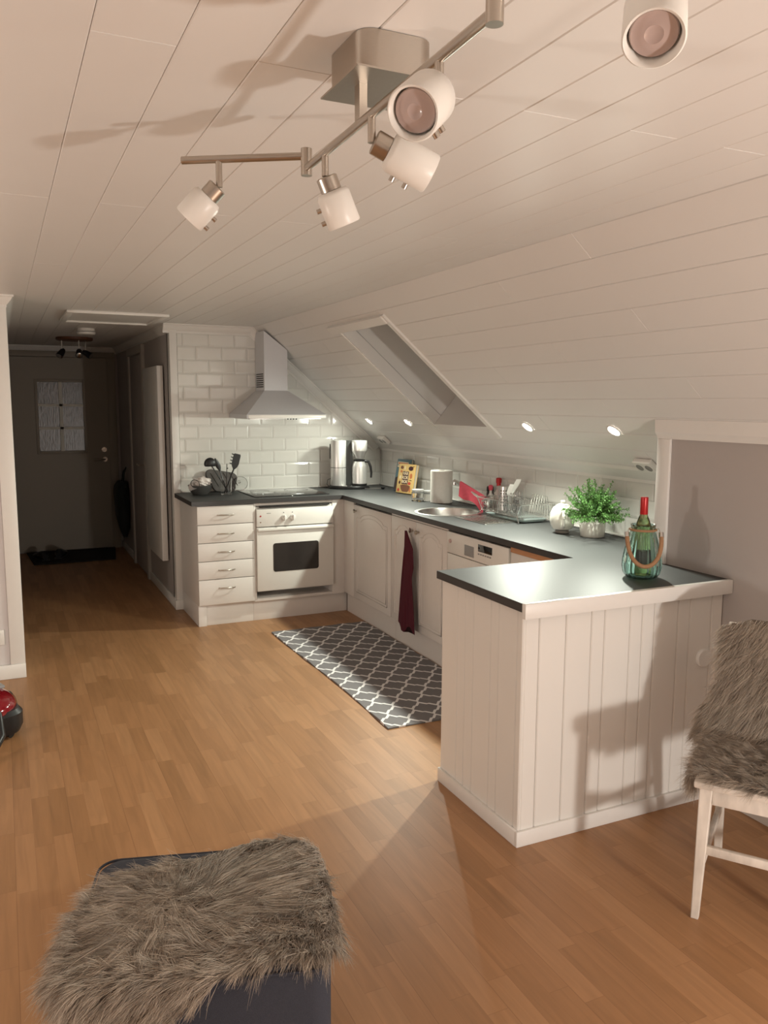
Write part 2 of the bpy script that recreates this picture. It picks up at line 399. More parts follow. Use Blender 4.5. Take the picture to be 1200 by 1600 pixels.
# hall
b = B(); b.box(XW, XW+.1, .075, YB, 0, H); struct(b.obj('wall_hall_right', grey_paint, smooth=False))
b = B(); b.box(-2.98, -2.865, -1.1, YB, 0, H); struct(b.obj('wall_hall_left', grey_paint, smooth=False))
b = B(); b.box(XL, -2.865, -1.234, -1.1, 0, H); struct(b.obj('wall_left', grey_paint2, smooth=False))
b = B(); b.box(-2.98, XW+.1, YB, YB+.1, 0, H); struct(b.obj('wall_hall_end', grey_paint, smooth=False))
b = B(); b.box(XL-.1, XL, YR, -1.1, 0, H); struct(b.obj('wall_room_side', grey_paint2, smooth=False))
b = B(); b.box(XL-.1, .2, YR-.1, YR, 0, H+.1); struct(b.obj('wall_rear', grey_paint2, smooth=False))
b = B(); b.box(-2.935, -2.858, -1.250, -1.234, .085, H-.066, .003); b.box(-2.866, -2.856, -1.247, -1.08, .0, H-.002, .002); struct(b.obj('trim_7', white_trim))
b = B(); b.box(XL, -2.855, -1.256, -1.234, 0, .085, .004); struct(b.obj('baseboard_left', white_trim))
b = B(); sweep(b, [(XL, -1.234, H), (-2.865, -1.234, H), (-2.865, YB, H)], [(0, -1, 0), (1, -1, 0), (1, 0, 0)], [down]*3, cp); struct(b.obj('trim_8', white_trim, ang=20))
b = B(); sweep(b, [(XW, .03, H), (XW, YB, H), (-2.865, YB, H)], [(-1, 0, 0), (-1, -1, 0), (0, -1, 0)], [down]*3, cp); struct(b.obj('trim_9', white_trim, ang=20))
b = B(); b.box(XW-.014, XW, -.02, 1.18, 0, .075, .003); b.box(XW-.014, XW, 2.09, YB, 0, .075, .003); b.box(XW-.016, XW+.045, -.028, .0, 0, .075, .003); struct(b.obj('baseboard_hall_right', white_trim))
# hall ceiling hatch trim
b = B()
for a in ((-2.5, -1.86, -.66, -.62), (-2.5, -1.86, .02, .05)): b.box(*a, H-.018, H, .003)
for a in ((-2.5, -2.46, -.62, .02), (-1.90, -1.86, -.62, .02)): b.box(*a, H-.018, H, .003)
b.box(-2.46, -1.90, -.62, .02, H-.006, H)
struct(b.obj('trim_10', white_trim))

# ---- front door
d1 = struct(bpy.data.objects.new('door_1', None)); COL.objects.link(d1); d1.location = (-2.81, YB, 0); d1['label'] = 'dark front door at the end of the hall with a six-pane window'
b = B(); DW = .95
wx0, wx1, wz0, wz1 = .255, .70, 1.083, 1.805
b.box(0, wx0, -.045, -.005, .02, 2.06); b.box(wx1, DW, -.045, -.005, .02, 2.06); b.box(wx0, wx1, -.045, -.005, .02, wz0); b.box(wx0, wx1, -.045, -.005, wz1, 2.06)
b.obj('door_leaf', door_m, d1, smooth=False)
b = B()
for a in ((wx0-.03, wx0, wz0-.03, wz1+.03), (wx1, wx1+.03, wz0-.03, wz1+.03), (wx0, wx1, wz0-.03, wz0), (wx0, wx1, wz1, wz1+.03)): b.box(a[0], a[1], -.055, -.04, a[2], a[3], .003)
b.obj('window_trim', door_m, d1)
b = B(); cx = (wx0+wx1)/2
b.box(cx-.017, cx+.017, -.05, -.02, wz0, wz1)
for k in (1, 2):
    zz = wz0+(wz1-wz0)*k/3; b.box(wx0, wx1, -.05, -.02, zz-.013, zz+.013)
b.obj('muntins', mat('pale_muntin_paint', (.72, .70, .62), .5), d1, smooth=False)
b = B(); b.box(wx0, wx1, -.03, -.024, wz0, wz1); b.obj('window_pane', rain_glass, d1, smooth=False)
b = B(); b.box(-.055, 0, -.03, 0, 0, 2.115, .004); b.box(DW, DW+.09, -.03, 0, 0, 2.115, .004); b.box(-.055, DW+.09, -.034, 0, 2.065, 2.125, .004); b.obj('door_frame', door_m, d1)
b = B(); b.cyl((DW-.05, -.045, .985), (DW-.05, -.1, .985), .011); b.tube([(DW-.05, -.095, .985), (DW-.07, -.1, .985), (DW-.17, -.098, .98)], .009); b.cyl((DW-.05, -.045, .985), (DW-.05, -.052, .985), .025); b.obj('door_handle', steel, d1)
b = B(); b.cyl((DW-.055, -.045, 1.09), (DW-.055, -.06, 1.09), .026); b.cyl((DW-.055, -.06, 1.09), (DW-.055, -.067, 1.09), .014); b.obj('door_lock', steel, d1)
# ---- side door in the hall
d2 = struct(bpy.data.objects.new('door_2', None)); COL.objects.link(d2); d2.location = (XW, 1.26, 0); d2['label'] = 'closed side door on the right of the hall'
b = B(); b.box(-.012, -.001, .0, .76, .01, 2.03, .003); b.obj('door_leaf', grey_paint, d2)
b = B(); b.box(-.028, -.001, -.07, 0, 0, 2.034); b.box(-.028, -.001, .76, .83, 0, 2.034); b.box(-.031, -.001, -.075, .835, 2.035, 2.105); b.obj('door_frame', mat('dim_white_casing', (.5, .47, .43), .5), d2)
b = B(); b.cyl((-.012, .09, 1.03), (-.06, .09, 1.03), .009); b.tube([(-.057, .09, 1.03), (-.06, .11, 1.03), (-.058, .2, 1.03)], .008); b.obj('door_handle', steel, d2)

# ---- hall objects
t = thing('wall_radiator', 'tall narrow white wall radiator beside the tiled kitchen wall end in the hall', 'radiator', (XW, .25, .34))
b = B(); b.box(-.058, -.012, 0, .70, 0, 1.54, .004); b.obj('panel', white_trim, t)
b = B(); b.box(-.012, -.0005, .1, .6, .1, 1.44); b.obj('bracket', steel, t, smooth=False)
b = B(); b.prism([(-2.69, 2.30), (-1.92, 2.30), (-1.84, 3.0), (-2.74, 3.0)], 'z', .002, .014)
tag(b.obj('doormat', mat_dark, smooth=False), 'dark doormat in front of the front door', 'doormat')
def shoe(x, y, r, label):
    t = thing('shoe', label, 'shoe', (x, y, .016), r, 'dark shoes by the front door')
    b = B(); pr = [(-.13, .03, .05), (-.1, .042, .085), (-.04, .042, .08), (.03, .045, .055), (.09, .045, .042), (.135, .03, .03), (.15, .01, .018)]
    b.rings([[(px, w*math.cos(a), .012+max(0, h*.5+h*.5*math.sin(a))) for a in [2*PI*k/16 for k in range(16)]] for px, w, h in pr]); b.obj('upper', black, t)
    b = B(); b.prism([(-.135, -.04), (.03, -.048), (.12, -.04), (.155, 0), (.12, .04), (.03, .048), (-.135, .04)], 'z', 0, .014); b.obj('sole', dark_in, t)
shoe(-2.62, 2.55, 1.9, 'dark low shoe on the doormat, nearer the hall corner'); shoe(-2.42, 2.62, 1.3, 'dark low shoe on the doormat, nearer the door handle side')
t = thing('hanging_bag', 'dark crumpled bag hanging low on the right hall wall near the front door', 'bag', (XW-.055, 2.55, .20))
b = B(); rr = []
for z, w_, d_, cy in ((0, .015, .012, -.08), (.1, .07, .035, -.06), (.22, .13, .05, -.03), (.36, .20, .052, .02), (.46, .24, .050, .06), (.53, .20, .045, .05), (.58, .12, .03, .0)):
    rr.append([(min(.05, d_*1.6*math.sin(a)*(1+.08*math.sin(5*a))), cy+w_*math.cos(a)*(1+.09*math.sin(6*a+z*16)), z) for a in [2*PI*k/32 for k in range(32)]])
b.rings(rr); b.obj('body', coat_m, t)
b = B(); b.tube([(0, -.06, .56), (.02, -.03, .68), (.04, .0, .72), (.02, .04, .68), (0, .08, .56)], .008, 10); b.obj('strap', coat_m, t)
t = thing('smoke_detector', 'round white smoke detector on the dark hall ceiling', 'smoke detector', (-2.26, .72, H-.05))
b = B(); b.lathe([(.03, 0), (.065, .004), (.07, .016), (.07, .022)], (0, 0, 0)); b.obj('cover', plast, t)
b = B(); b.lathe([(.06, .026), (.066, .03), (.066, .05)], (0, 0, 0)); b.obj('base', plast, t)
t = thing('ceiling_spotlight', 'small three-headed spotlight on a round wooden plate on the hall ceiling', 'ceiling lamp', (-2.27, 1.75, H))
b = B(); b.lathe([(.05, -.028), (.15, -.026), (.16, -.02), (.16, 0)]); b.obj('base', mat('brown_wood', (.12, .05, .025), .5, noise=.2), t)
for q, (dx, dy, ax) in enumerate(((-.11, -.02, (-.35, -.3, -.5)), (.03, -.08, (-.05, -.55, -.45)), (.10, .08, (.6, -.3, -.4)))):
    b = B(); b.cyl((dx, dy, -.025), (dx, dy, -.11), .005); hd = b.obj('spot_head', chrome, t)
    a = Vector(ax).normalized(); p0 = Vector((dx, dy, -.13))
    b = B(); b.tube([p0-a*.03, p0-a*.01, p0+a*.05, p0+a*.055], [.015, .025, .032, .032], 20); b.obj('shade', black, hd)
    b = B(); b.tube([p0+a*.056, p0+a*.060], [.028, .022], 20); b.obj('bulb', chrome, hd)

# sockets & switches on walls
def socket(name, label, loc, rot, w=.12, h=.075, group=None):
    t = thing(name, label, 'socket', loc, 0, group); t.rotation_euler = rot
    b = B(); b.box(-w/2, w/2, -h/2, h/2, 0, .028, .004); b.obj('housing', plast, t)
    for s_ in (-1, 1):
        b = B(); b.lathe([(.021, .0275), (.021, .0295), (.017, .0295), (.016, .029)], (s_*w/4, 0, 0), 24); o = b.obj('outlet', mat('grey_outlet_recess', (.25, .24, .23), .4), t)
th = math.atan(SL)
def slope_rot(): # local z = into room (−normal), local x = along -y
    Z = -ns; X = Vector((0, -1, 0)); Y = Z.cross(X); return Matrix((X, Y, Z)).transposed().to_euler()
socket('double_socket', 'white double socket under the slope behind the coffee maker', TS(-.115, -.325, -.003), slope_rot(), group='double sockets under the slope')
socket('double_socket', 'white double socket under the slope above the potted plant end', TS(-.115, -3.30, -.003), slope_rot(), group='double sockets under the slope')
t = thing('wall_socket', 'white wall socket low on the left wall above the baseboard', 'socket', (-3.01, -1.234, .25))
b = B(); b.box(-.05, .05, -.012, 0, -.045, .045, .004); b.obj('plate', plast, t)
b = B(); b.box(-.03, .03, -.016, -.011, -.03, .03, .003); b.obj('insert', plast, t)
t = thing('light_switch', 'white light switches on the hall side of the left wall opening', 'switch', (-2.865, -.9, 1.0))
for k in range(2):
    b = B(); b.box(0, .012, -.04, .04, -.04-.09*k, .04-.09*k, .003); b.obj('rocker', plast, t)

# ------------------------------------------------------------------ worktop
SKC = (-.355, -1.80); SKR = .205
outer = [(-1.742, -.0), (-1.742, -.63), (-.61, -.63), (-.61, PY0), (-1.31, PY0), (-1.31, PY1), (GX, PY1), (GX, -3.6), (0, -3.6), (0, 0)]
b = B()
Z0, Z1 = CZ-.032, CZ
bm = b.bm
def prism_rect(x0, x1, y0, y1):
    for z in (Z0, Z1): b.face([(x0, y0, z), (x1, y0, z), (x1, y1, z), (x0, y1, z)])
prism_rect(-1.742, -.61, -.63, 0); prism_rect(-.61, 0, -1.4, 0); prism_rect(-.61, 0, PY0, -2.2); prism_rect(-1.31, -.61, PY1, PY0)
prism_rect(-.61, GX, PY1, PY0); prism_rect(GX, 0, -3.6, PY0)
# ring round the sink
NS = 48
sq = []
x0, x1, y0, y1 = -.61, 0, -2.2, -1.4
for k in range(NS):
    a = 2*PI*k/NS; dx, dy = math.cos(a), math.sin(a)
    tx = ((x1-SKC[0]) if dx > 0 else (SKC[0]-x0))/abs(dx) if abs(dx) > 1e-6 else 9
    ty = ((y1-SKC[1]) if dy > 0 else (SKC[1]-y0))/abs(dy) if abs(dy) > 1e-6 else 9
    tt = min(tx, ty); sq.append((SKC[0]+dx*tt, SKC[1]+dy*tt))
ci = [(SKC[0]+(SKR-.01)*math.cos(2*PI*k/NS), SKC[1]+(SKR-.01)*math.sin(2*PI*k/NS)) for k in range(NS)]
crn = [(x1, y1), (x0, y1), (x0, y0), (x1, y0)]
for z in (Z0, Z1):
    for k in range(NS):
        k2 = (k+1) % NS
        pts = [ci[k], sq[k]]
        for c_ in crn:
            a0 = math.atan2(c_[1]-SKC[1], c_[0]-SKC[0]) % (2*PI); lo = 2*PI*k/NS; hi = 2*PI*(k+1)/NS
            if lo+1e-6 < a0 < hi-1e-6: pts.append(c_)
        pts += [sq[k2], ci[k2]]
        b.face([(p[0], p[1], z) for p in pts])
for k in range(NS):
    k2 = (k+1) % NS; b.face([(*ci[k], Z0), (*ci[k2], Z0), (*ci[k2], Z1), (*ci[k], Z1)])
wt = b.obj('worktop', top_m, smooth=False)
tag(wt, 'dark slate-grey kitchen worktop running from the hob round to the peninsula', 'worktop')
b = B()
for i in range(len(outer)):
    p, q = outer[i], outer[(i+1) % len(outer)]
    b.face([(*p, Z0), (*q, Z0), (*q, Z1-.0008), (*p, Z1-.0008)])
b.obj('front_edge', edge_m, wt, smooth=False)

# ------------------------------------------------------------------ base cabinets, back run
def bow_handle(b, x, y, z, w=.115):
    pts = [(x-w/2, y, z), (x-w/2+.004, y-.016, z), (x-w/2+.02, y-.024, z+.002), (x, y-.026, z+.001), (x+w/2-.02, y-.024, z+.002), (x+w/2-.004, y-.016, z), (x+w/2, y, z)]
    b.tube(pts, .0042, 10)
FY = -.60
t = thing('drawer_cabinet', 'white base cabinet with five drawers left of the oven', 'cabinet', (-1.50, -.3, 0))
b = B(); b.box(-.202, .205, -.295, .28, .15, .876, .0015); b.obj('body', white_lac, t)
b = B(); b.box(-.202, .205, -.27, .28, 0, .149, .001); b.box(-.202, -.145, -.285, -.27, 0, .149, .001); b.obj('plinth', white_lac, t)
zs = [.874, .739, .608, .476, .344, .158]
for k in range(5):
    b = B(); b.box(-.202, .205, -.318, -.296, zs[k+1]+.0025, zs[k]-.0025, .002); dr = b.obj('drawer', white_lac, t)
    zc = (zs[k]+zs[k+1])/2 if k < 4 else .28
    b = B(); bow_handle(b, 0, -.318, zc); b.obj('handle', steel, dr)
t = thing('oven_cabinet', 'white base cabinet surround and plinth around the oven', 'cabinet', (-.98, -.3, 0))
b = B(); b.box(-.314, -.298, -.308, .28, .15, .876, .001); b.box(.296, .394, -.308, .28, .15, .876, .001); b.box(-.298, .296, -.308, .28, .15, .170, .001); b.box(-.298, .296, -.308, -.2, .857, .876, .001); b.box(-.298, .296, -.1, .28, .17, .22)
b.obj('body', white_lac, t)
b = B(); b.box(-.314, .43, -.27, .28, 0, .149, .001); b.obj('plinth', white_lac, t)
t = thing('oven', 'white built-in oven with dark window and two knobs under the hob', 'oven', (-.981, -.3, .22))
b = B(); b.box(-.294, .294, -.305, .25, 0.008, .630, .001); b.obj('body', mat('oven_carcass', (.5, .48, .45), .4), t)
b = B(); b.box(-.296, .296, -.332, -.306, .485, .612, .004); b.obj('control_panel', plast, t)
b = B(); b.box(-.27, .27, -.325, -.306, .622, .634, .002); b.obj('vent_slot', dark_in, t)
b = B(); b.box(-.297, .297, -.334, -.306, .008, .478, .004); dr = b.obj('door', plast, t)
b = B()
def rrect(cx, cz, w, h, r, n=6):
    pts = []
    for sx, sz, a0 in ((1, 1, 0), (-1, 1, PI/2), (-1, -1, PI), (1, -1, 3*PI/2)):
        for k in range(n+1):
            a = a0+PI/2*k/n; pts.append((cx+sx*(w/2-r)+r*math.cos(a), cz+sz*(h/2-r)+r*math.sin(a)))
    return pts
b.prism(rrect(0, .253, .352, .212, .018), 'y', -.3365, -.330); b.obj('window', mat('oven_window_glass', (.035, .03, .028), .12, spec=.6), dr)
b = B(); b.box(-.294, .294, -.352, -.334, .452, .474, .006, 3); b.obj('handle', plast, dr)
for dx in (-.093, -.026):
    b = B(); b.cyl((dx, -.332, .545), (dx, -.350, .545), .021, .019, 24); b.cyl((dx, -.350, .545), (dx, -.357, .545), .019, .015, 24); b.box(dx-.004, dx+.004, -.368, -.350, .525, .565, .002); b.obj('knob', plast, t)
for dx, c_ in ((-.093, black), (-.026, black)):
    b = B(); b.cyl((dx, -.3325, .582), (dx, -.3335, .582), .0035, None, 12); b.obj('dial_mark', c_, t)
b = B(); b.cyl((-.268, -.3325, .563), (-.268, -.335, .563), .006, None, 12); b.obj('indicator_lamp', redcap, t)
b = B(); b.cyl((-.268, -.3325, .518), (-.268, -.335, .518), .004, None, 12); b.obj('indicator_lamp', brown, t)
b = B(); b.box(-.222, -.19, -.3328, -.332, .58, .584); b.obj('print_mark', mat('grey_print', (.2, .2, .2), .5), t)
t = thing('ceramic_hob', 'black glass cooking hob set into the worktop under the hood', 'hob', (-.97, -.30, CZ))
b = B(); b.box(-.29, .29, -.245, .255, .0005, .006, .002); b.obj('glass_top', blackglass, t)
for cx, cy, r in ((-.15, -.11, .09), (.15, -.11, .075), (-.15, .13, .075), (.15, .13, .09)):
    b = B(); b.rings([[(cx+(r+dr_)*math.cos(2*PI*k/40), cy+(r+dr_)*math.sin(2*PI*k/40), z) for k in range(40)] for dr_, z in ((0, .0061), (.0025, .0063), (.005, .0061))], cap=False); b.obj('cooking_zone_print', mat('grey_hob_print', (.08, .08, .08), .2), t)

# ------------------------------------------------------------------ sink run
def arch_pts(w, h, rise, n=25):
    """closed outline of the cathedral-arched field, centred, bottom at 0"""
    pts = [(-w/2, 0), (w/2, 0), (w/2, h-rise)]
    for k in range(1, n):
        s_ = k/n; x_ = w/2-w*s_
        pts.append((x_, h-rise+rise*(0 if s_ < .12 or s_ > .88 else math.sin(PI*(s_-.12)/.76)**.6)))
    pts.append((-w/2, h-rise)); return pts
def arched_door(parent, name, y0, y1, z0, z1, knob_y=None, knob_z=None, x=-.59):
    b = B(); b.box(x, x+.019, y0, y1, z0, z1, .003); d = b.obj(name, white_lac, parent)
    w = (y1-y0)-.11; hgt = (z1-z0)-.095
    for k_, (rw, rr_) in enumerate(((0, .0026), (.03, .002))):
        pts = [((y0+y1)/2+p[0], z0+.05+rw/2*1.2+p[1]) for p in arch_pts(w-rw*1.4, hgt-rw*1.4, .045)]
        b = B(); b.tube([(x-.0005, p[0], p[1]) for p in pts], rr_, 8, closed=True); b.obj('panel_moulding', white_lac, d)
    if knob_y is not None:
        b = B(); b.tube([(x, knob_y, knob_z), (x-.012, knob_y, knob_z), (x-.016, knob_y, knob_z), (x-.026, knob_y, knob_z), (x-.030, knob_y, knob_z)], [.005, .0055, .013, .013, .006], 20); b.obj('knob', steel, d)
    return d
def world_thing(name, label, cat, base):
    """thing whose child meshes are given in world coordinates"""
    t = thing(name, label, cat, base); return t
def wchild(o, t): o.location = -t.location; return o
t = world_thing('base_cabinet', 'white arched-door base cabinet in the corner beside the oven', 'cabinet', (-.3, -1.03, 0))
b = B(); b.box(-.57, -.02, -1.444, -.61, .15, .874); wchild(b.obj('body', white_lac, t, smooth=False), t)
b = B(); b.box(-.588, -.571, -.80, -.600, .16, .876, .001); wchild(b.obj('filler_panel', white_lac, t), t)
b = B(); b.box(-.55, -.02, -1.444, -.58, 0, .149); wchild(b.obj('plinth', white_lac, t, smooth=False), t)
d = wchild(arched_door(t, 'door', -1.442, -.803, .162, .858, -.855, .815), t)
b = B(); b.box(-.575, -.57, -1.442, -.803, .860, .875); wchild(b.obj('gap_shade_strip', dark_in, t, smooth=False), t)  # solid dark strip, shade of the gap under the worktop put into its colour
t = world_thing('sink_cabinet', 'white two-door base cabinet below the round sink', 'cabinet', (-.3, -1.83, 0))
t['label'] = 'white two-door base cabinet below the round sink'
b = B(); b.box(-.57, -.02, -2.208, -1.446, .15, .70); b.box(-.585, -.57, -2.208, -1.446, .862, .876); wchild(b.obj('body', white_lac, t, smooth=False), t)
b = B(); b.box(-.55, -.02, -2.208, -1.446, 0, .149); wchild(b.obj('plinth', white_lac, t, smooth=False), t)
wchild(arched_door(t, 'door', -1.803, -1.449, .162, .860, -1.765, .80), t)
wchild(arched_door(t, 'door', -2.206, -1.807, .162, .860, -1.845, .80), t)
t = world_thing('dishwasher', 'white built-in dishwasher with control display near the peninsula', 'dishwasher', (-.3, -2.53, 0))
b = B(); b.box(-.57, -.02, -2.855, -2.212, .1, .872); wchild(b.obj('body', plast, t, smooth=False), t)
b = B(); b.box(-.597, -.571, -2.853, -2.214, .74, .864, .004); wchild(b.obj('control_panel', plast, t), t)
b = B(); b.box(-.592, -.571, -2.853, -2.214, .15, .735, .003); wchild(b.obj('door', plast, t), t)
b = B(); b.box(-.583, -.571, -2.853, -2.214, .866, .876); wchild(b.obj('top_gap_shade', dark_in, t, smooth=False), t)  # near-black filler, coloured as the shade between control panel and worktop
b = B(); b.box(-.599, -.596, -2.515, -2.415, .755, .815, .002); wchild(b.obj('recessed_grip', mat('grey_grip', (.28, .28, .28), .4), t), t)
b = B(); b.box(-.599, -.596, -2.70, -2.56, .80, .84, .001); wchild(b.obj('display', blackglass, t), t)
b = B()
for k in range(6): b.box(-.600, -.596, -2.69+k*.023, -2.675+k*.023, .782, .790, .001)
wchild(b.obj('button_row', mat('grey_buttons', (.3, .29, .28), .4), t), t)
b = B(); b.cyl((-.597, -2.255, .81), (-.602, -2.255, .81), .012, None, 20); wchild(b.obj('power_button', mat('pinkish_button', (.55, .4, .38), .4), t), t)
b = B(); b.box(-.55, -.02, -2.855, -2.212, 0, .099); wchild(b.obj('plinth', white_lac, t, smooth=False), t)
t = world_thing('end_cabinet', 'white base cabinet with an orange pine top rail beside the peninsula', 'cabinet', (-.3, -3.12, 0))
b = B(); b.box(-.588, -.02, PY0+.01, -2.862, .0, .845, .002); wchild(b.obj('body', white_lac, t), t)
b = B(); b.box(-.590, -.5, PY0+.01, -2.862, .846, .876, .001); wchild(b.obj('top_rail', pine, t, label='orange pine top rail'), t)

# ------------------------------------------------------------------ peninsula clad in white boards
t = world_thing('peninsula', 'white beadboard-clad kitchen peninsula with dark top', 'kitchen peninsula', (-.8, -3.7, 0))
b = B(); b.box(-1.275, GX-.002, -3.975, PY0-.016, 0, .876); wchild(b.obj('core', white_lac, t, smooth=False), t)
def board_profile(b, edges, put):
    """boards side by side with V edges; put(u, d, z)"""
    for a, c in zip(edges[:-1], edges[1:]):
        g = .0006; ch = .004
        prof = [(a+g, .014), (a+g, ch), (a+g+ch, 0), (c-g-ch, 0), (c-g, ch), (c-g, .014)]
        b.rings([[put(u, d, .001) for u, d in prof], [put(u, d, .877) for u, d in prof]])
b = B(); board_profile(b, [-1.290, -1.281, -1.219, -1.102, -.987, -.926, -.805, -.746, -.686, -.567, -.505, -.391, GX-.001], lambda u, d, z: (u, -3.990+d, z)); wchild(b.obj('front_boards', white_panel, t, smooth=False), t)
b = B(); board_profile(b, [-3.989, -3.956, -3.836, -3.783, -3.659, -3.596, -3.537, -3.408], lambda u, d, z: (-1.290+d, u, z)); wchild(b.obj('side_boards', white_panel, t, smooth=False), t)
b = B(); b.box(-1.302, -1.290, -3.9895, -3.408, 0, .058, .0008); b.box(-1.302, GX-.001, -4.003, -3.990, 0, .058, .002); wchild(b.obj('skirting', white_trim, t), t)
b = B(); b.box(-1.312, GX+.0-.001, -4.034, -4.0115, .857, .912, .002); wchild(b.obj('edge_trim', white_trim, t), t)
t = thing('wall_disc', 'round white cover disc on the peninsula front beside the fur-covered chair', 'cover', (-.425, -3.990, .595))
b = B(); b.tube([(0, 0, 0), (0, -.008, 0), (0, -.012, 0)], [.037, .037, .033], 32); b.obj('cap', plast, t)

# ------------------------------------------------------------------ hood
t = world_thing('range_hood', 'grey metal pyramid range hood with chimney on the tiled wall', 'range hood', (-.99, -.02, 1.48))
x0, x1, y0, y1 = -1.300, -.688, -.50, -.006
cx0, cx1, cy0 = -1.088, -.905, -.245
b = B()
b.rings([[(x0, y1, 1.512), (x0, y0, 1.512), (x1, y0, 1.512), (x1, y1, 1.512)], [(cx0, y1, 1.69), (cx0, cy0, 1.69), (cx1, cy0, 1.69), (cx1, y1, 1.69)]]); wchild(b.obj('canopy', hood_m, t, smooth=False), t)
b = B(); b.box(x0, x1, y0, y1, 1.482, 1.512, .001); rim = wchild(b.obj('rim', hood_m, t, smooth=False), t)
b = B(); b.box(x0+.01, x1-.005, y0-.006, y0, 1.484, 1.510, .002); wchild(b.obj('front_strip', plast, t, label='pale front strip'), t)
b = B(); b.box(x0+.03, x1-.03, y0+.03, y1-.03, 1.476, 1.483, .001); wchild(b.obj('filter', stain, t), t)
for k in range(4):
    b = B(); b.cyl((-.99+.022*k, y0-.001, 1.482), (-.99+.022*k, y0-.001, 1.474), .005, None, 12); wchild(b.obj('button', black, t), t)
b = B()
q = .004
b.rings([[(cx0, y1, 1.688), (cx0, cy0, 1.688), (cx1, cy0, 1.688), (cx1, y1, 1.688)], [(cx0, y1, slope_z(cx0)-q-.02), (cx0, cy0, slope_z(cx0)-q-.02), (cx1, cy0, slope_z(cx1)-q), (cx1, y1, slope_z(cx1)-q)]]); wchild(b.obj('chimney', hood_m, t, smooth=False), t)
b = B()
for k in range(7): b.box(cx0-.003, cx0+.001, -.215, -.04, 1.715+k*.016, 1.722+k*.016)
wchild(b.obj('vent_slots', dark_in, t, smooth=False), t)

# ------------------------------------------------------------------ recessed spotlights in the slope
def slope_m(): 
    Z = -ns; X = Vector((0, -1, 0)); Y = Z.cross(X); return Matrix((X, Y, Z)).transposed().to_euler()
t = thing('recessed_spotlight', '', 'recessed light', TS(-.280, -.386, -.0005), 0, 'recessed spotlights in the sloping ceiling'); t.rotation_euler = slope_m()
b = B(); b.rings([[(r*math.cos(2*PI*k/40), r*math.sin(2*PI*k/40), z) for k in range(40)] for r, z in ((.040, 0), (.039, .005), (.033, .007), (.030, .004), (.030, .0005))], cap=False); b.obj('ring', white_trim, t)
b = B(); b.lathe([(.030, .001), (.030, .003), (.015, .0045)], seg=32); b.obj('lens', lens_e, t)
S_POS = [(-.280, -.386), (-.286, -1.081), (-.295, -2.562), (-.297, -3.266)]
names = ['lit recessed spotlight nearest the range hood', 'lit recessed spotlight just left of the skylight shaft', 'lit recessed spotlight just right of the skylight shaft', 'lit recessed spotlight nearest the grey wall casing']
t['label'] = names[0]; spots = [t]
for (px, py), lb in list(zip(S_POS, names))[1:]: spots.append(dup(t, TS(px, py, -.0005), lb))
def light(name, kind, loc, energy, color, **kw):
    l = bpy.data.lights.new(name, kind); l.energy = energy; l.color = color
    for k, v in kw.items(): setattr(l, k, v)
    o = bpy.data.objects.new(name, l); COL.objects.link(o); o.location = loc; return o
for (px, py), pw in zip(S_POS, (9, 46, 66, 44)):
    o = light('spot_lamp', 'SPOT', TS(px, py, -.012), pw, (.96, 1., .86), spot_size=math.radians(176), spot_blend=.9, shadow_soft_size=.022)
    o.rotation_euler = (ns).to_track_quat('Z', 'Y').to_euler()
# the two lamps of the living room (outside the frame)
light('table_lamp_light', 'POINT', (-1.02, -6.9, .62), 94, (1., .94, .87), shadow_soft_size=.07)
light('floor_lamp_light', 'POINT', (-4.9, -4.25, .80), 50, (1., .90, .80), shadow_soft_size=.09)
w = bpy.data.worlds.new('world'); SC.world = w; w.use_nodes = True
w.node_tree.nodes['Background'].inputs[0].default_value = (.02, .025, .04, 1); w.node_tree.nodes['Background'].inputs[1].default_value = .3

# ------------------------------------------------------------------ track light
BZ = 2.118; 
t = world_thing('track_light', 'brushed nickel ceiling track light with white glass heads, switched off', 'ceiling lamp', (-2.285, -4.99, H))
def rr_ring(x0, x1, y0, y1, r, z, n=6): return [(p[0], p[1], z) for p in [(q[0], q[1]) for q in rrect((x0+x1)/2, (y0+y1)/2, x1-x0, y1-y0, r, n)]]
b = B(); X0, X1, Y0, Y1 = -2.375, -2.243, -5.065, -4.915
b.rings([rr_ring(X0, X1, Y0, Y1, .03, H-.001), rr_ring(X0, X1, Y0, Y1, .03, BZ+.002)]); wchild(b.obj('ceiling_box', steel, t), t)
b = B(); b.box(X0-.008, X1+.004, Y0-.004, Y1+.008, BZ-.002, BZ+.001); wchild(b.obj('bottom_plate', steel, t, smooth=False), t)
BARZ = 2.055
n0, n1 = Vector((-2.358, -5.424, BARZ)), Vector((-2.340, -4.712, BARZ))
b = B(); b.box(-2.352, -2.338, -5.005, -4.985, BARZ, BZ); wchild(b.obj('stem', steel, t, smooth=False), t)
b = B(); b.tube([n0, n1], .0075, 16); wchild(b.obj('main_bar', steel, t), t)
AZ = 2.078
a1 = Vector((-2.556, -4.575, AZ)); a0 = Vector((-2.340, -4.712, AZ))
b = B(); b.tube([a0, a1], .0075, 16); wchild(b.obj('swing_arm', steel, t), t)
c0 = Vector((-2.358, -5.424, AZ)); c1 = Vector((-2.19, -5.61, AZ))
b = B(); b.tube([c0, c1], .0075, 16); wchild(b.obj('swing_arm', steel, t), t)
for p in (n0, n1):
    b = B(); b.cyl((p.x, p.y, BARZ-.014), (p.x, p.y, AZ+.014), .011, None, 20); wchild(b.obj('joint', steel, t), t)
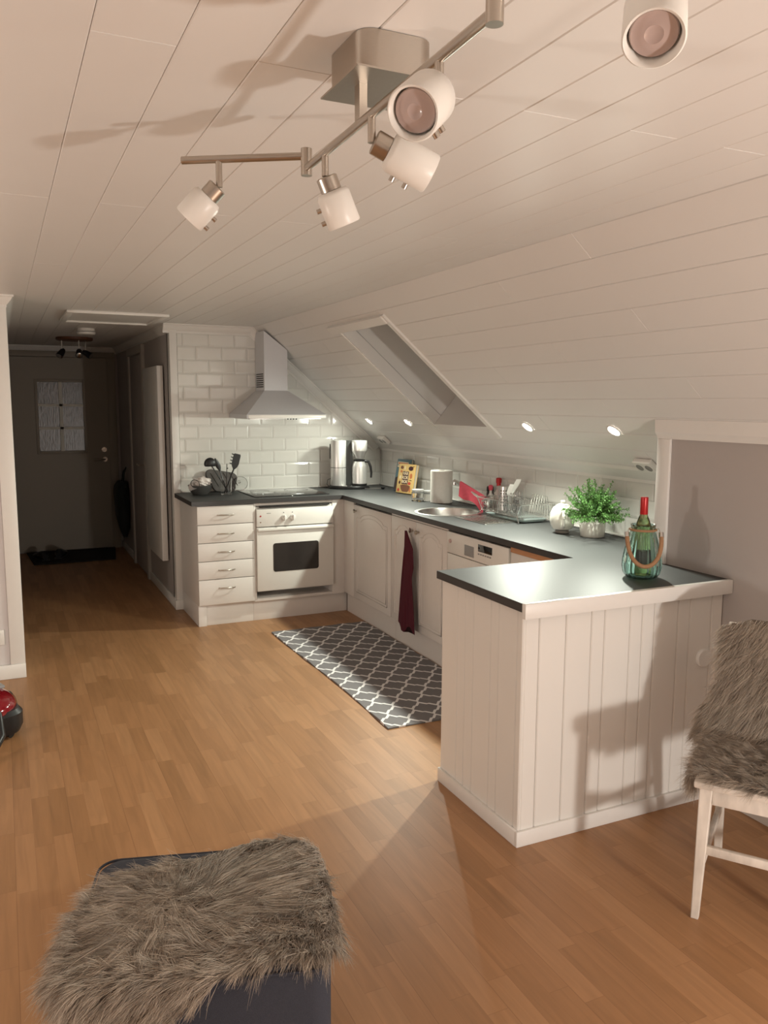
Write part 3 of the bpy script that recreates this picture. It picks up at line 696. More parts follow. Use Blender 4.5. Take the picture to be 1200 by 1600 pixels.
def head(top, hang, axis, sdv, L=.085, R=.034):
    """stem from the bar down, a metal cap, an opal glass cylinder pointing along axis"""
    top = Vector(top); pv = top-Vector((0, 0, hang)); a = Vector(axis).normalized()
    b = B(); b.tube([top, pv+Vector((0, 0, -.004))], .0065, 12); st = wchild(b.obj('lamp_head', steel, t), t)
    s_ = pv+a*.004
    Ma = Matrix.Translation(s_) @ a.to_track_quat('Z', 'Y').to_matrix().to_4x4()
    b = B(); b.M = Ma; b.lathe([(.016, 0), (.020, .002), (.020, .026), (.016, .028)], seg=28); b.obj('cap', steel, st)
    g = .026
    b = B(); b.M = Ma; b.lathe([(.012, g), (R*.86, g+.002), (R, g+.010), (R, g+L-.002), (R-.002, g+L), (R-.005, g+L-.002), (R-.006, g+.014), (.014, g+.008)], seg=44, cap=False); b.obj('glass_shade', frost, st, ang=60)
    b = B(); b.M = Ma; b.lathe([(.012, g+.01), (R-.012, g+L-.03), (R-.0075, g+L-.012), (R-.009, g+L-.009), (R-.014, g+L-.010), (.010, g+L-.008), (.006, g+L-.010)], seg=36); b.obj('bulb', led, st)
    sd = Vector(sdv); sd = (sd-a*sd.dot(a)).normalized()
    for k in (0, 1):
        c_ = s_+a*(g+.026+.024*k)
        b = B(); b.tube([c_+sd*R, c_+sd*(R+.008)], .0045, 12); b.obj('screw', steel, st)
def lerp(p, q, s_): return p+(q-p)*s_
head(lerp(a0, a1, .70), .050, (-.62, .36, -.72), (.75, 0, -.65), L=.062, R=.032)
head(lerp(n1, n0, .155), .038, (.43, .07, -.89), (-.82, .43, -.37), L=.066, R=.032)
head(lerp(n1, n0, .47), .040, (.87, -.20, -.42), (-.28, .41, -.86), L=.080, R=.032)
head(lerp(n1, n0, .80), .040, (-.71, -.62, -.60), (.65, .1, -.7), L=.080, R=.035)
head(lerp(c0, c1, .73), .030, (-.43, -.47, -.77), (.3, .3, 1), L=.070, R=.033)

# ------------------------------------------------------------------ rug
b = B(); RX0, RX1, RY0, RY1 = -1.262, -.565, -2.83, -.945
nx, ny = 14, 40
top = [[b.v((RX0+(RX1-RX0)*i/nx+.012*math.sin(j/ny*5)*(1-i/nx), RY0+(RY1-RY0)*j/ny, .0075+.0018*math.sin(i*1.3+j*.8)+(.004*max(0, math.sin(j*.55)) if i == 0 else 0))) for j in range(ny+1)] for i in range(nx+1)]
bot = [[b.v((v.co.x, v.co.y, .0008)) for v in r] for r in top]
for i in range(nx):
    for j in range(ny):
        b.bm.faces.new((top[i][j], top[i+1][j], top[i+1][j+1], top[i][j+1])); b.bm.faces.new((bot[i][j], bot[i][j+1], bot[i+1][j+1], bot[i+1][j]))
for j in range(ny):
    for i in (0, nx): b.bm.faces.new((top[i][j], top[i][j+1], bot[i][j+1], bot[i][j]))
for i in range(nx):
    for j in (0, ny): b.bm.faces.new((top[i][j], top[i+1][j], bot[i+1][j], bot[i][j]))
tag(b.obj('kitchen_rug', rug_mat()), 'grey kitchen rug with white trellis pattern along the sink cabinets', 'rug')

# ------------------------------------------------------------------ towel on the knob
b = B(); nz = 30; RR = []
for k in range(nz+1):
    s_ = k/nz; z = .800-.60*s_
    e_ = min(1, s_*6)
    left = -1.742-.012*e_-.02*s_+.115*s_; right = -1.765-.075*e_-.085*s_+(.035 if s_ > .36 else 0)*min(1, (s_-.36)*8)
    row = []
    for u in range(36):
        a = 2*PI*u/36; c_ = math.cos(a); yy = (left+right)/2+(left-right)/2*c_
        fold = .006*math.sin(3.2*c_*PI*.9+1.2*s_)*min(1, s_*3)+.004*math.sin(7*c_+2)*s_
        hem = -.055*s_**8*(.5+.5*math.sin(4.5*c_+.8))
        row.append((-.630-(.007+.004*s_)*math.sin(a)-abs(fold)-.004, yy, z+hem))
    RR.append(row)
b.rings(RR)
t = thing('kitchen_towel', 'burgundy kitchen towel hanging from a knob of the sink cabinet', 'towel', (0, 0, 0))
b.obj('cloth', burg, t)
b = B(); b.tube([(-.625, -1.800, .80), (-.626, -1.79, .822), (-.612, -1.765, .815), (-.600, -1.765, .80)], .0025); b.obj('hanging_loop', burg, t)

# ------------------------------------------------------------------ round sink, drainer, faucet, cloth
t = world_thing('round_sink', 'round stainless steel sink bowl set into the worktop', 'sink', (SKC[0], SKC[1], CZ))
b = B(); b.lathe([(SKR+.012, .0005), (SKR+.012, .003), (SKR+.004, .005), (SKR-.012, .003), (SKR-.016, -.01), (SKR-.02, -.10), (SKR-.05, -.135), (.03, -.14), (.022, -.15)], (0, 0, 0), 64, cap=False); b.obj('bowl', stain, t)
b = B(); b.lathe([(.022, -.149), (.03, -.1385), (.025, -.1375), (.0, -.139)][:3], (0, 0, 0), 32); b.obj('drain', chrome, t)
t = world_thing('drainer_tray', 'ribbed steel drainer beside the sink under the dish rack', 'drainer', (-.30, -2.15, CZ))
b = B(); b.box(-.44+.3, -.06+.3, -.22, .13, .0005, .004, .001)
for k in range(9): b.box(-.41+.3+k*.038, -.395+.3+k*.038, -.20, .11, .004, .0065, .001)
b.obj('ribbed_plate', ribm, t)
t = world_thing('kitchen_faucet', 'dark chrome faucet behind the sink draped with a red cloth', 'faucet', (-.13, -1.93, CZ))
b = B(); b.lathe([(.028, .0005), (.028, .006), (.022, .01), (.022, .06), (.024, .065), (.024, .09), (.012, .098)], seg=28); b.obj('body', chrome, t)
sp = [(0, 0, .05), (-.045, .06, .10), (-.09, .15, .15), (-.115, .22, .182), (-.118, .245, .185)]
b = B(); b.tube(sp, [.016, .014, .0125, .012, .012], 16); b.cyl((-.118, .243, .19), (-.120, .243, .160), .0125, .0125, 16); b.obj('spout', chrome, t)
b = B(); b.tube([(0, 0, .09), (-.03, -.03, .097), (-.085, -.05, .085)], [.012, .008, .006], 12); b.obj('lever', chrome, t)
# cloth draped over the spout
b = B(); P0, P1 = Vector((-.13, -1.93, CZ))+Vector((-.020, .02, .085)), Vector((-.13, -1.93, CZ))+Vector((-.105, .185, .170))
RR = []
sd = Vector((-.9, -.43, 0)).normalized()
for i in range(19):
    s_ = i/18; c_ = P0.lerp(P1, s_)
    out = []; inn = []
    for j in range(21):
        u = (j/20-.5)*2
        drop = (.070+.012*math.sin(s_*8+1)+.015*max(0, 1-s_*3)) if u > 0 else (.05+.01*math.sin(s_*6))
        lat = (.019+.006*abs(u)*math.sin(s_*11+u*2))*math.tanh(2.8*u)*1.1; dz = .020*math.cos(min(1, abs(u)*2.2)*PI/2)-max(0, abs(u)-.25)*drop/.75
        p = c_+sd*lat+Vector((0, 0, dz)); out.append(p); inn.append(p-sd*(.0022*(1 if u > 0 else -1))-Vector((0, 0, .0022 if abs(u) < .3 else 0)))
    RR.append(out+inn[::-1])
b.rings(RR); tag(b.obj('dishcloth', redcloth), 'coral red dishcloth draped over the faucet spout', 'cloth')

# ------------------------------------------------------------------ dish rack
t = world_thing('dish_rack', 'chrome wire dish rack standing on the worktop right of the sink', 'dish rack', (-.130, -2.21, CZ))
b = B()
rw, rl, zt = .120, .238, .112
A_ = lambda x_, y_, z_: (x_, y_, z_)
b.tube([A_(-rw, -rl, zt), A_(rw, -rl, zt), A_(rw, rl, zt), A_(-rw, rl, zt)], .0028, 8, closed=True)
b.tube([A_(-rw+.02, -rl+.02, .035), A_(rw-.02, -rl+.02, .035), A_(rw-.02, rl-.02, .035), A_(-rw+.02, rl-.02, .035)], .0024, 8, closed=True)
b.obj('frame_wire', chrome, t)
for i in range(21):
    y_ = -rl+.02+i*(2*rl-.04)/20
    b = B(); b.tube([A_(-rw, y_, zt), A_(-rw+.02, y_, .036), A_(rw-.02, y_, .036), A_(rw, y_, zt)], .0014, 6); b.obj('cross_wire', chrome, t)
for i in range(7):
    y_ = .05+i*.024
    b = B(); b.tube([A_(rw-.02, y_, .036), A_(rw-.035, y_, .15), A_(rw-.05, y_+.003, .155), A_(rw-.075, y_+.006, .036)], .0016, 6); b.obj('plate_holder', chrome, t)
for i in range(6):
    y_ = -.21+i*.024
    b = B(); b.tube([A_(rw-.02, y_, .036), A_(rw-.035, y_, .15), A_(rw-.05, y_+.003, .155), A_(rw-.075, y_+.006, .036)], .0016, 6); b.obj('plate_holder', chrome, t)
for sx in (-1, 1):
    for sy in (-1, 1):
        b = B(); b.tube([A_(sx*rw, sy*rl, zt), A_(sx*(rw-.01), sy*(rl-.05), .04), A_(sx*(rw+.005), sy*(rl-.01), .008)], .0028, 8); b.obj('leg', chrome, t)
t = thing('drip_tray', 'grey-green drip tray under the wire dish rack', 'tray', (-.135, -2.22, CZ+.0068))
b = B(); b.rings([rr_ring(-.085, .085, -.20, .19, .03, 0), rr_ring(-.098, .098, -.21, .20, .03, .014), rr_ring(-.094, .094, -.206, .196, .03, .014), rr_ring(-.083, .083, -.198, .188, .03, .003)]); b.obj('dish', traym, t)
def perf_holder():
    t = thing('cutlery_holder', 'perforated steel cutlery holder standing in the dish rack', 'cutlery holder', (-.125, -2.095, CZ+.040))
    b = B(); b.tube([(0, 0, 0), (0, 0, .145), (0, 0, .147), (0, 0, .145), (0, 0, .004)], [.046, .046, .0475, .0445, .0445], 36, cap=False); b.lathe([(.044, .0), (.044, .003)]); b.obj('cup', stain, t)
    for k in range(6):
        a0 = -2.35
        for da in (-.33, 0, .33):
            a = a0+da; b = B(); b.cyl((.0455*math.cos(a), .0455*math.sin(a), .03+k*.018), (.0478*math.cos(a), .0478*math.sin(a), .03+k*.018), .0042, None, 10); b.obj('hole', dark_in, t)
perf_holder()
def spatula(loc, tip, wid, label, m=plast, grp='white spatulas in the steel holder'):
    t = thing('spatula', label, 'spatula', loc, 0, grp); v_ = Vector(tip)
    b = B(); b.tube([(0, 0, 0), v_*.55], [.004, .005], 10); b.obj('handle', m, t)
    b = B(); d_ = v_.normalized(); s_ = Vector((.55, -.83, 0)); rr_ = []
    for f_, w_ in ((.52, .008), (.60, wid*.7), (.75, wid), (.93, wid), (1., wid*.85)):
        p = v_*f_+Vector((0, -.02, 0))*max(0, f_-.6); n_ = d_.cross(s_).normalized()*.002
        rr_.append([p-s_*w_+n_, p+s_*w_+n_, p+s_*w_-n_, p-s_*w_-n_])
    b.rings(rr_); b.obj('blade', m, t)
spatula((-.115, -2.09, CZ+.05), (.02, -.10, .185), .016, 'white spatula, upper of the two in the steel holder')
spatula((-.135, -2.105, CZ+.05), (-.01, -.085, .155), .015, 'white spatula, lower of the two in the steel holder')
spatula((-.13, -2.08, CZ+.05), (-.0, -.01, .125), .009, 'grey metal spatula leaning in the steel holder', stain, None)
def glass_tumbler(x, y, z, r, h, lab, tilt=0):
    t = thing('drinking_glass', lab, 'glass', (x, y, z), 0, 'upturned glasses in the dish rack')
    b = B(); b.lathe([(r, 0), (r*.98, h*.5), (r*.85, h), (r*.80, h), (r*.92, h*.5), (r-.002, 0.0005)], seg=28, cap=False)
    b.lathe([(r*.84, h-.006), (r*.84, h-.001)], seg=28); b.obj('tumbler', glass, t)
for a in ((-.205, -2.19, .032, .10, 'upturned clear glass nearest the steel cutlery holder'), (-.195, -2.27, .034, .115, 'upturned clear glass in the middle of the dish rack'), (-.19, -2.345, .031, .10, 'upturned clear glass at the front right of the dish rack'), (-.125, -2.24, .031, .10, 'upturned clear glass at the back of the dish rack')):
    glass_tumbler(a[0], a[1], CZ+.0385, a[2], a[3], a[4])
t = thing('soap_bottle', 'clear bottle with a red flip cap behind the cutlery holder', 'bottle', (-.045, -1.90, CZ))
b = B(); b.lathe([(.026, 0), (.028, .01), (.028, .12), (.012, .15), (.012, .17)], seg=24); b.obj('body', mat('pale_clear_plastic', (.8, .72, .66), .2, trans=.5), t)
b = B(); b.lathe([(.014, .165), (.014, .182), (.018, .185), (.019, .212), (.012, .218)], seg=20); b.obj('cap', redcap, t)
t = thing('soap_bottle', 'small bottle with a pinkish red cap in front of the taller red-capped one', 'bottle', (-.095, -1.885, CZ))
b = B(); b.lathe([(.020, 0), (.022, .01), (.022, .10), (.009, .12), (.009, .14)], seg=24); b.obj('body', mat('pale_clear_plastic', (.8, .72, .66), .2, trans=.5), t)
b = B(); b.lathe([(.011, .138), (.014, .145), (.015, .165), (.009, .172)], seg=20); b.obj('cap', redcloth, t)
t = thing('spice_jar', 'small dark jar with black lid behind the faucet', 'jar', (-.045, -1.80, CZ))
b = B(); b.lathe([(.023, 0), (.024, .005), (.024, .11), (.02, .122)], seg=24); b.obj('body', mat('dark_jar_label', (.06, .05, .05), .4, noise=.8, nscale=90), t)
b = B(); b.lathe([(.023, .122), (.024, .126), (.023, .15), (.018, .155)], seg=24); b.obj('lid', black, t)

# ------------------------------------------------------------------ paper roll, jars, books
t = thing('paper_towel_roll', 'white paper towel roll standing on the worktop left of the faucet', 'paper towel', (-.150, -1.335, CZ))
b = B(); b.lathe([(.074, .0015), (.077, .004), (.077, .222), (.074, .225), (.022, .225), (.021, .2)], seg=48, fn=lambda a, z: 1+.006*math.sin(9*a)); b.obj('paper', paper, t)
b = B(); b.lathe([(.0205, .15), (.0205, .226), (.018, .226), (.018, .15)], seg=24, cap=False); b.obj('cardboard_core', mat('cardboard', (.35, .25, .16), .9), t)
def jar(x, y, r, h, lab):
    t = thing('glass_jar', lab, 'jar', (x, y, CZ), 0, 'glass jars beside the paper towel roll')
    b = B(); b.lathe([(r*.9, 0), (r, .006), (r, h*.72), (r*.86, h*.8), (r*.84, h*.80), (r*.95, h*.70), (r*.93, .008)], seg=32); b.obj('body', glass, t)
    b = B(); b.lathe([(r*.88, h*.8), (r*.94, h*.82), (r*.94, h*.98), (r*.85, h)], seg=32); b.obj('lid', mat('white_clear_lid', (.75, .75, .74), .15, trans=.5), t)
jar(-.262, -1.195, .045, .085, 'small lidded glass jar right in front of the yellow cookbook')
jar(-.185, -1.215, .040, .075, 'small lidded glass jar against the paper towel roll')
def book(name, label, loc, rotz, tilt, w, h, th_, m):
    t = thing(name, label, 'book', loc, 0, None); t.rotation_euler = (tilt, 0, rotz)
    b = B(); b.box(-w/2, w/2, -th_/2, -th_/2+.003, 0, h, .001); b.box(-w/2, w/2, th_/2-.003, th_/2, 0, h, .001); b.box(-w/2, -w/2+.003, -th_/2, th_/2, 0, h, .001); b.obj('cover', m, t)
    b = B(); b.box(-w/2+.003, w/2-.003, -th_/2+.003, th_/2-.003, .003, h-.003); b.obj('pages', pagem, t, smooth=False)
    return t
RB = math.radians(-77)
t = book('cookbook', 'grey-blue cookbook leaning on the tiles behind the yellow one', (-.082, -.560, CZ+.003), RB, math.radians(-11), .175, .250, .022, bookb)
F_ = -.0115
b = B(); b.box(-.075, .055, F_-.0006, F_, .205, .228); b.obj('title_band', cream, t, smooth=False)
b = B(); b.box(-.068, .048, F_-.001, F_-.0004, .211, .221); b.obj('title_print', redp, t, smooth=False)
b = B(); b.box(-.075, .04, F_-.0006, F_, .185, .199); b.obj('title_band', cream, t, smooth=False)
b = B(); b.prism([(-.082, .005), (.08, .005), (.08, .06), (.0, .10), (-.03, .12), (-.045, .15), (-.055, .11), (-.082, .10)], 'y', F_-.0006, F_); b.obj('cover_picture', mat('dark_brown_picture', (.05, .03, .03), .5), t, smooth=False)
t = book('cookbook', 'yellow cookbook with a dark plum title block leaning in front of the blue one', (-.138, -.745, CZ+.004), RB, math.radians(-10), .20, .225, .028, booky)
F_ = -.0145
b = B(); b.box(-.044, .028, F_-.0006, F_, .070, .168); b.obj('title_block', plum, t, smooth=False)
for k, s_ in enumerate(('VÅR', 'KOK', 'BOK')):
    text_part(s_, .033, cream, t, (-.008, F_-.001, .150-k*.031), (PI/2, 0, 0), bold=.0006)
def blob(pts, m, nm): 
    pts = [(p[0]*1.25, p[1]) for p in pts]; b = B(); b.prism(pts, 'y', F_-.0006, F_); b.obj(nm, m, t, smooth=False)
def ell(cx, cz, rx, rz, n=18): return [(cx+rx*math.cos(2*PI*k/n), cz+rz*math.sin(2*PI*k/n)) for k in range(n)]
blob([(-.045, .058), (-.035, .03), (-.02, .012), (.03, .012), (.045, .03), (.05, .058), (.02, .066), (-.02, .066)], brown, 'bowl_print')
blob(ell(.036, .192, .022, .017), plum, 'pan_print'); blob([(.05, .2), (.066, .208), (.064, .212), (.048, .205)], plum, 'pan_print')
blob(ell(-.048, .196, .014, .013), brown, 'food_print'); blob(ell(-.05, .165, .010, .010), orange, 'food_print')
blob(ell(-.02, .195, .006, .016), cream, 'food_print'); blob(ell(.045, .135, .013, .020), orange, 'food_print')
blob(ell(.038, .078, .014, .011), redp, 'food_print'); blob(ell(-.055, .12, .009, .014), cream, 'food_print'); blob(ell(-.055, .08, .008, .013), plum, 'food_print')
blob(ell(-.058, .022, .010, .012), redp, 'food_print'); blob(ell(.05, .03, .008, .02), orange, 'food_print'); blob(ell(.045, .102, .013, .003), brown, 'food_print')

# ------------------------------------------------------------------ teapot, plant, lantern with bottle
t = thing('teapot', 'round white ceramic teapot standing beside the potted plant', 'teapot', (-.205, -2.775, CZ))
b = B(); b.lathe([(.036, 0), (.038, .003), (.036, .016)], seg=36); b.obj('foot_ring', mat('grey_ceramic', (.25, .23, .21), .4), t)
b = B(); b.lathe([(.03, .016), (.05, .022), (.064, .045), (.068, .075), (.064, .11), (.052, .136), (.036, .148), (.02, .152)], seg=44); b.obj('body', china, t)
b = B(); b.lathe([(.033, .147), (.034, .151), (.02, .158), (.008, .160), (.012, .165), (.014, .170), (.009, .175)], seg=32); b.obj('lid', china, t)
b = B(); hp = [(-.030, -.052, .128), (-.052, -.078, .122), (-.062, -.092, .09), (-.055, -.084, .055), (-.040, -.060, .038)]; b.tube(hp, [.008, .008, .009, .008, .008], 12); b.obj('handle', china, t)
b = B(); b.tube([(.045, .035, .06), (.075, .055, .09), (.088, .064, .125)], [.016, .011, .008], 14); b.obj('spout', china, t)
t = thing('potted_plant', 'bushy green herb plant in a white crinkled pot', 'plant', (-.140, -2.945, CZ))
def crink(a, z): return 1+(.05*math.sin(3*a+z*20)+.045*math.sin(5*a-z*30+1))*min(1, z*12)
b = B(); b.lathe([(.058, 0), (.063, .004), (.066, .05), (.066, .09), (.068, .110), (.062, .110), (.060, .09), (.058, .06)], seg=60, fn=crink)
b.obj('pot', china, t, ang=60)
b = B(); b.lathe([(.055, .08), (.055, .092)], seg=24); b.obj('soil', soil, t)
bs = B(); bl = B()
def leafquad(b_, p, d, n, L, W):
    d = d.normalized(); s_ = d.cross(n)
    if s_.length < 1e-3: s_ = Vector((1, 0, 0))
    s_.normalize(); up = s_.cross(d)*.002
    v_ = [b_.v(p), b_.v(p+d*L*.45+s_*W+up), b_.v(p+d*L), b_.v(p+d*L*.45-s_*W+up)]
    b_.bm.faces.new(v_)
for k in range(190):
    az = random.uniform(0, 2*PI); el = random.uniform(.15, 1.5)
    L = random.uniform(.12, .225)*(1.0 if el > .5 else .92)
    dirv = Vector((math.cos(az)*math.cos(el), math.sin(az)*math.cos(el)*1.1, math.sin(el)))
    if dirv.x > .2: dirv.x *= .5
    root = Vector((random.uniform(-.035, .035), random.uniform(-.04, .04), .09))
    pts = [root+dirv*L*s_-Vector((0, 0, .05*s_*s_*math.cos(el))) for s_ in (0, .25, .5, .75, 1)]
    pts = [Vector((min(p.x, .115), p.y, max(p.z, .10))) for p in pts]
    pts = [p+Vector((0, -.032*s_, 0)) for p, s_ in zip(pts, (0, .25, .5, .75, 1))]
    bs.tube(pts, [.0014, .0012, .001, .0008, .0005], 5)
    for j in range(52):
        s_ = random.uniform(.2, 1.02); f = min(s_*4, 3.999); i = int(f); p = pts[i].lerp(pts[i+1], f-i)
        dd = Vector((random.gauss(0, 1), random.gauss(0, 1), random.gauss(.25, 1))).normalized()*1.1+dirv*.5
        leafquad(bl, p, dd, Vector((random.random(), random.random(), random.random())), random.uniform(.010, .019), random.uniform(.0018, .0034))
bs.obj('stems', stem_m, t); bl.obj('foliage', leaf, t, smooth=False)

t = thing('glass_lantern', 'ribbed teal glass lantern jar with a rope handle on the peninsula', 'lantern', (-.625, -3.84, CZ))
ribf = lambda a, z: 1+.034*math.sin(22*a)*min(1, max(.15, z*14))*(1 if z < .19 else max(0, (.215-z)/.025))
op = [(.045, .001), (.060, .004), (.072, .022), (.076, .045), (.074, .075), (.066, .115), (.056, .155), (.048, .185), (.046, .205), (.049, .214)]
inn = [(.046, .213), (.043, .204), (.045, .185), (.053, .155), (.063, .115), (.071, .075), (.073, .045), (.069, .024), (.058, .009), (.03, .008)]
nop = len(op); b = B(); b.rings([[(r_*q_*math.cos(2*PI*k/176), r_*q_*math.sin(2*PI*k/176), z_) for k in range(176) for q_ in [ribf(2*PI*k/176, z_) if i_ < nop else 1]] for i_, (r_, z_) in enumerate(op+[(a_[0]*.975, a_[1]) for a_ in inn])]); b.obj('glass_body', teal, t, ang=60)
b = B(); b.tube([(.0495*math.cos(2*PI*k/40), .0495*math.sin(2*PI*k/40), .194) for k in range(40)], .005, 8, closed=True); b.obj('rope_collar', rope_m, t)
cv = Vector((-.55, -.83, 0)).normalized(); sv = Vector((.87, -.49, 0)).normalized()   # towards the viewer / sideways
hp = []
for k in range(25):
    a = PI*k/24; u = -math.cos(a)*.066; dz = .178-.118*math.sin(a)**.8
    out = .028+.058*math.sin(a)**.7
    hp.append(sv*u+cv*out+Vector((0, 0, dz)))
b = B(); b.tube(hp, .0085, 12); b.obj('rope_handle', rope_m, t)
for s_ in (0, -1):
    p = hp[s_]; q = (sv*(-.050 if s_ == 0 else .050))+Vector((0, 0, .198))
    b = B(); b.tube([p-(hp[1]-hp[0] if s_ == 0 else hp[-2]-hp[-1]).normalized()*-.012, p-(hp[1]-hp[0] if s_ == 0 else hp[-2]-hp[-1]).normalized()*.008], .0095, 14); b.obj('ferrule', chrome, t)
    b = B(); b.tube([p, p.lerp(q, .5)+Vector((0, 0, .012)), q], .0016, 8); b.obj('wire_hook', chrome, t)
t = thing('wine_bottle', 'green wine bottle with a red neck foil standing inside the teal lantern', 'bottle', (-.625, -3.84, CZ+.0095))
b = B(); b.lathe([(.028, .0), (.034, .004), (.034, .17), (.032, .195), (.022, .225), (.0145, .243), (.014, .275)], seg=36); b.obj('body', bottle_g, t)
b = B(); b.lathe([(.0150, .245), (.0155, .246), (.0150, .312), (.013, .314)], seg=28); b.obj('neck_foil', redcap, t)
b = B(); b.lathe([(.0344, .05), (.0346, .051), (.0346, .098), (.0344, .099)], seg=36, cap=False); b.obj('label', mat('dark_bottle_label', (.035, .03, .03), .5), t)

# ------------------------------------------------------------------ coffee maker
t = thing('coffee_maker', 'silver and black drip coffee maker with a thermal carafe in the worktop corner', 'coffee maker', (-.375, -.20, CZ), math.radians(-24))
b = B(); b.rings([[(x_*s_, y_*s_, z) for x_, y_ in [(.165*math.cos(2*PI*k/48)*(1-.0*math.sin(2*PI*k/48)), -.005+.088*math.sin(2*PI*k/48)) for k in range(48)]] for s_, z in ((.97, .0005), (1, .006), (1, .018), (.96, .026))]); b.obj('base', black, t)
b = B(); b.lathe([(.062, .026), (.063, .028), (.063, .385), (.060, .390)], (-.088, 0, 0), 48); b.obj('water_tank', mat('bright_brushed_aluminium', (.84, .83, .81), .32, .55), t)
b = B(); b.lathe([(.0633, .170), (.0636, .171), (.0636, .1735), (.0633, .174)], (-.088, 0, 0), 48, cap=False); b.obj('seam_ring', black, t)
b = B(); b.box(-.030, .026, -.005, .045, .02, .388, .004); b.obj('column', mat('dark_grey_plastic', (.05, .052, .05), .35), t)
b = B(); b.lathe([(.034, .247), (.040, .262), (.062, .305), (.063, .312), (.063, .385), (.060, .390)], (.083, -.008, 0), 48); b.obj('filter_basket', mat('bright_brushed_aluminium', (.84, .83, .81), .32, .55), t)
b = B(); b.box(-.0, .05, .0, .04, .33, .38, .003); b.obj('bridge', black, t)
b = B(); b.lathe([(.060, .028), (.061, .040)], (.083, -.008, 0), 40); b.obj('hot_plate', black, t)
cf = bpy.data.objects.new('carafe', None); COL.objects.link(cf); cf.parent = t; cf.location = (.083, -.008, .041)
b = B(); b.lathe([(.056, 0), (.059, .004), (.060, .135), (.056, .155), (.044, .182)], seg=48); b.obj('jug', mat('bright_brushed_aluminium', (.84, .83, .81), .32, .55), cf)
b = B(); b.lathe([(.045, .182), (.048, .186), (.048, .194), (.030, .198)], seg=40); b.obj('lid', black, cf)
hd = Vector((math.cos(.2), math.sin(.2)*-1, 0))
b = B(); b.tube([hd*.045+Vector((0, 0, .182)), hd*.075+Vector((0, 0, .178)), hd*.092+Vector((0, 0, .140)), hd*.098+Vector((0, 0, .09)), hd*.096+Vector((0, 0, .05))], [.012, .011, .010, .009, .008], 14); b.obj('handle', black, cf)
b = B(); b.box(-.158, -.148, -.012, .012, .24, .36, .003); b.obj('water_gauge', mat('dark_grey_plastic', (.05, .052, .05), .35), t)
b = B(); b.tube([(-.145, -.01, .085), (-.175, -.01, .07), (-.18, -.015, .035), (-.15, -.02, .008)], .0025); b.obj('cord', black, t)
b = B(); b.rings([[(.03+.045*s_*math.cos(2*PI*k/24)-.04, -.055+.028*s_*math.sin(2*PI*k/24), z) for k in range(24)] for s_, z in ((1, .026), (.7, .031))]); b.obj('switch', chrome, t)
t = thing('measuring_spoon', 'small black measuring spoon lying right of the coffee maker', 'spoon', (-.165, -.36, CZ))
b = B(); b.tube([(-.12, .05, .006), (-.02, .01, .008), (.0, .0, .009)], .003); b.obj('handle', chrome, t)
b = B(); b.lathe([(.006, .0005), (.014, .006), (.017, .016), (.015, .016), (.010, .008)], (.014, -.006, 0), 20); b.obj('bowl', black, t)

# ------------------------------------------------------------------ bowl, pot holder, utensils, glass lid
t = thing('ceramic_bowl', 'dark grey ceramic bowl on the left end of the worktop', 'bowl', (-1.585, -.20, CZ))
b = B(); b.lathe([(.045, .0005), (.055, .003), (.078, .035), (.090, .074), (.087, .075), (.073, .036), (.05, .012)], seg=44); b.obj('body', dgrey, t)
t = thing('mug', 'pale mug with a dark rim lying tilted in the dark bowl', 'mug', (-1.645, -.205, CZ+.055)); t.rotation_euler = (math.radians(62), 0, math.radians(8))
b = B(); b.lathe([(.028, 0), (.031, .004), (.033, .075), (.030, .075), (.028, .008)], seg=30); b.obj('cup', tissue, t)
b = B(); b.tube([(.0325*math.cos(2*PI*k/28), .0325*math.sin(2*PI*k/28), .075) for k in range(28)], .0025, 6, closed=True); b.obj('rim', black, t)
b = B()
bm2 = bmesh.new(); bmesh.ops.create_icosphere(bm2, subdivisions=4, radius=1)
for v in bm2.verts:
    n_ = v.co.copy(); k_ = 1+.16*math.sin(7*n_.x+3*n_.y)*math.cos(6*n_.y-2*n_.z)+.10*math.sin(13*n_.z+9*n_.x)
    v.co = Vector((n_.x*.062*k_, n_.y*.045*k_, n_.z*.040*k_))
b.merge(bm2); o = b.obj('crumpled_cloth', tissue, loc=(-1.568, -.20, CZ+.092)); tag(o, 'crumpled pale tissue heaped in the dark grey bowl', 'tissue')
t = thing('oven_mitt', 'grey quilted pot holder leaning against the tiles behind the utensils', 'pot holder', (-1.385, -.075, CZ)); t.rotation_euler = (math.radians(-8), math.radians(0), math.radians(4))
b = B()
prof = rrect(0, .115, .25, .175, .05, 6)
prof = [(p[0]+(.03*(.15-p[1])/.15), p[1]*(1-.14*(p[0]>0))+.0) for p in prof]
zmin = min(p[1] for p in prof); prof = [(p[0], p[1]-zmin+.001) for p in prof]
prof = [(p[0]*(1 if p[1] > .06 else .75)+.0, p[1]+.0) for p in prof]
b.rings([[(p[0]*s_, y_, .09+(p[1]-.09)*s_) for p in prof] for s_, y_ in ((.96, -.012), (1, -.008), (1, .008), (.96, .012))]); b.obj('pad', quilt, t)
b = B()
for k in range(4):
    xx = -.09+.05*k; b.tube([(xx, -.0135, .15), (xx+.06, -.0135, .045)], .003, 6)
b.obj('stitching', mat('dark_stitch', (.07, .065, .06), .9), t)
t = thing('utensil_jar', 'clear glass jar holding black cooking utensils', 'jar', (-1.405, -.27, CZ))
b = B(); b.lathe([(.036, 0), (.040, .005), (.042, .115), (.045, .125), (.042, .125), (.039, .11), (.037, .012)], seg=36); b.obj('body', glass, t)
def utensil(label, tip, kind, base=(0, 0, .016), m=black):
    t = thing(kind, label, 'utensil', (-1.405+base[0], -.27+base[1], CZ+base[2])); v_ = Vector(tip)
    return t, v_
t, v_ = utensil('black ladle with a round head in the utensil jar', (-.135, .02, .225), 'ladle', (.02, 0, .016))
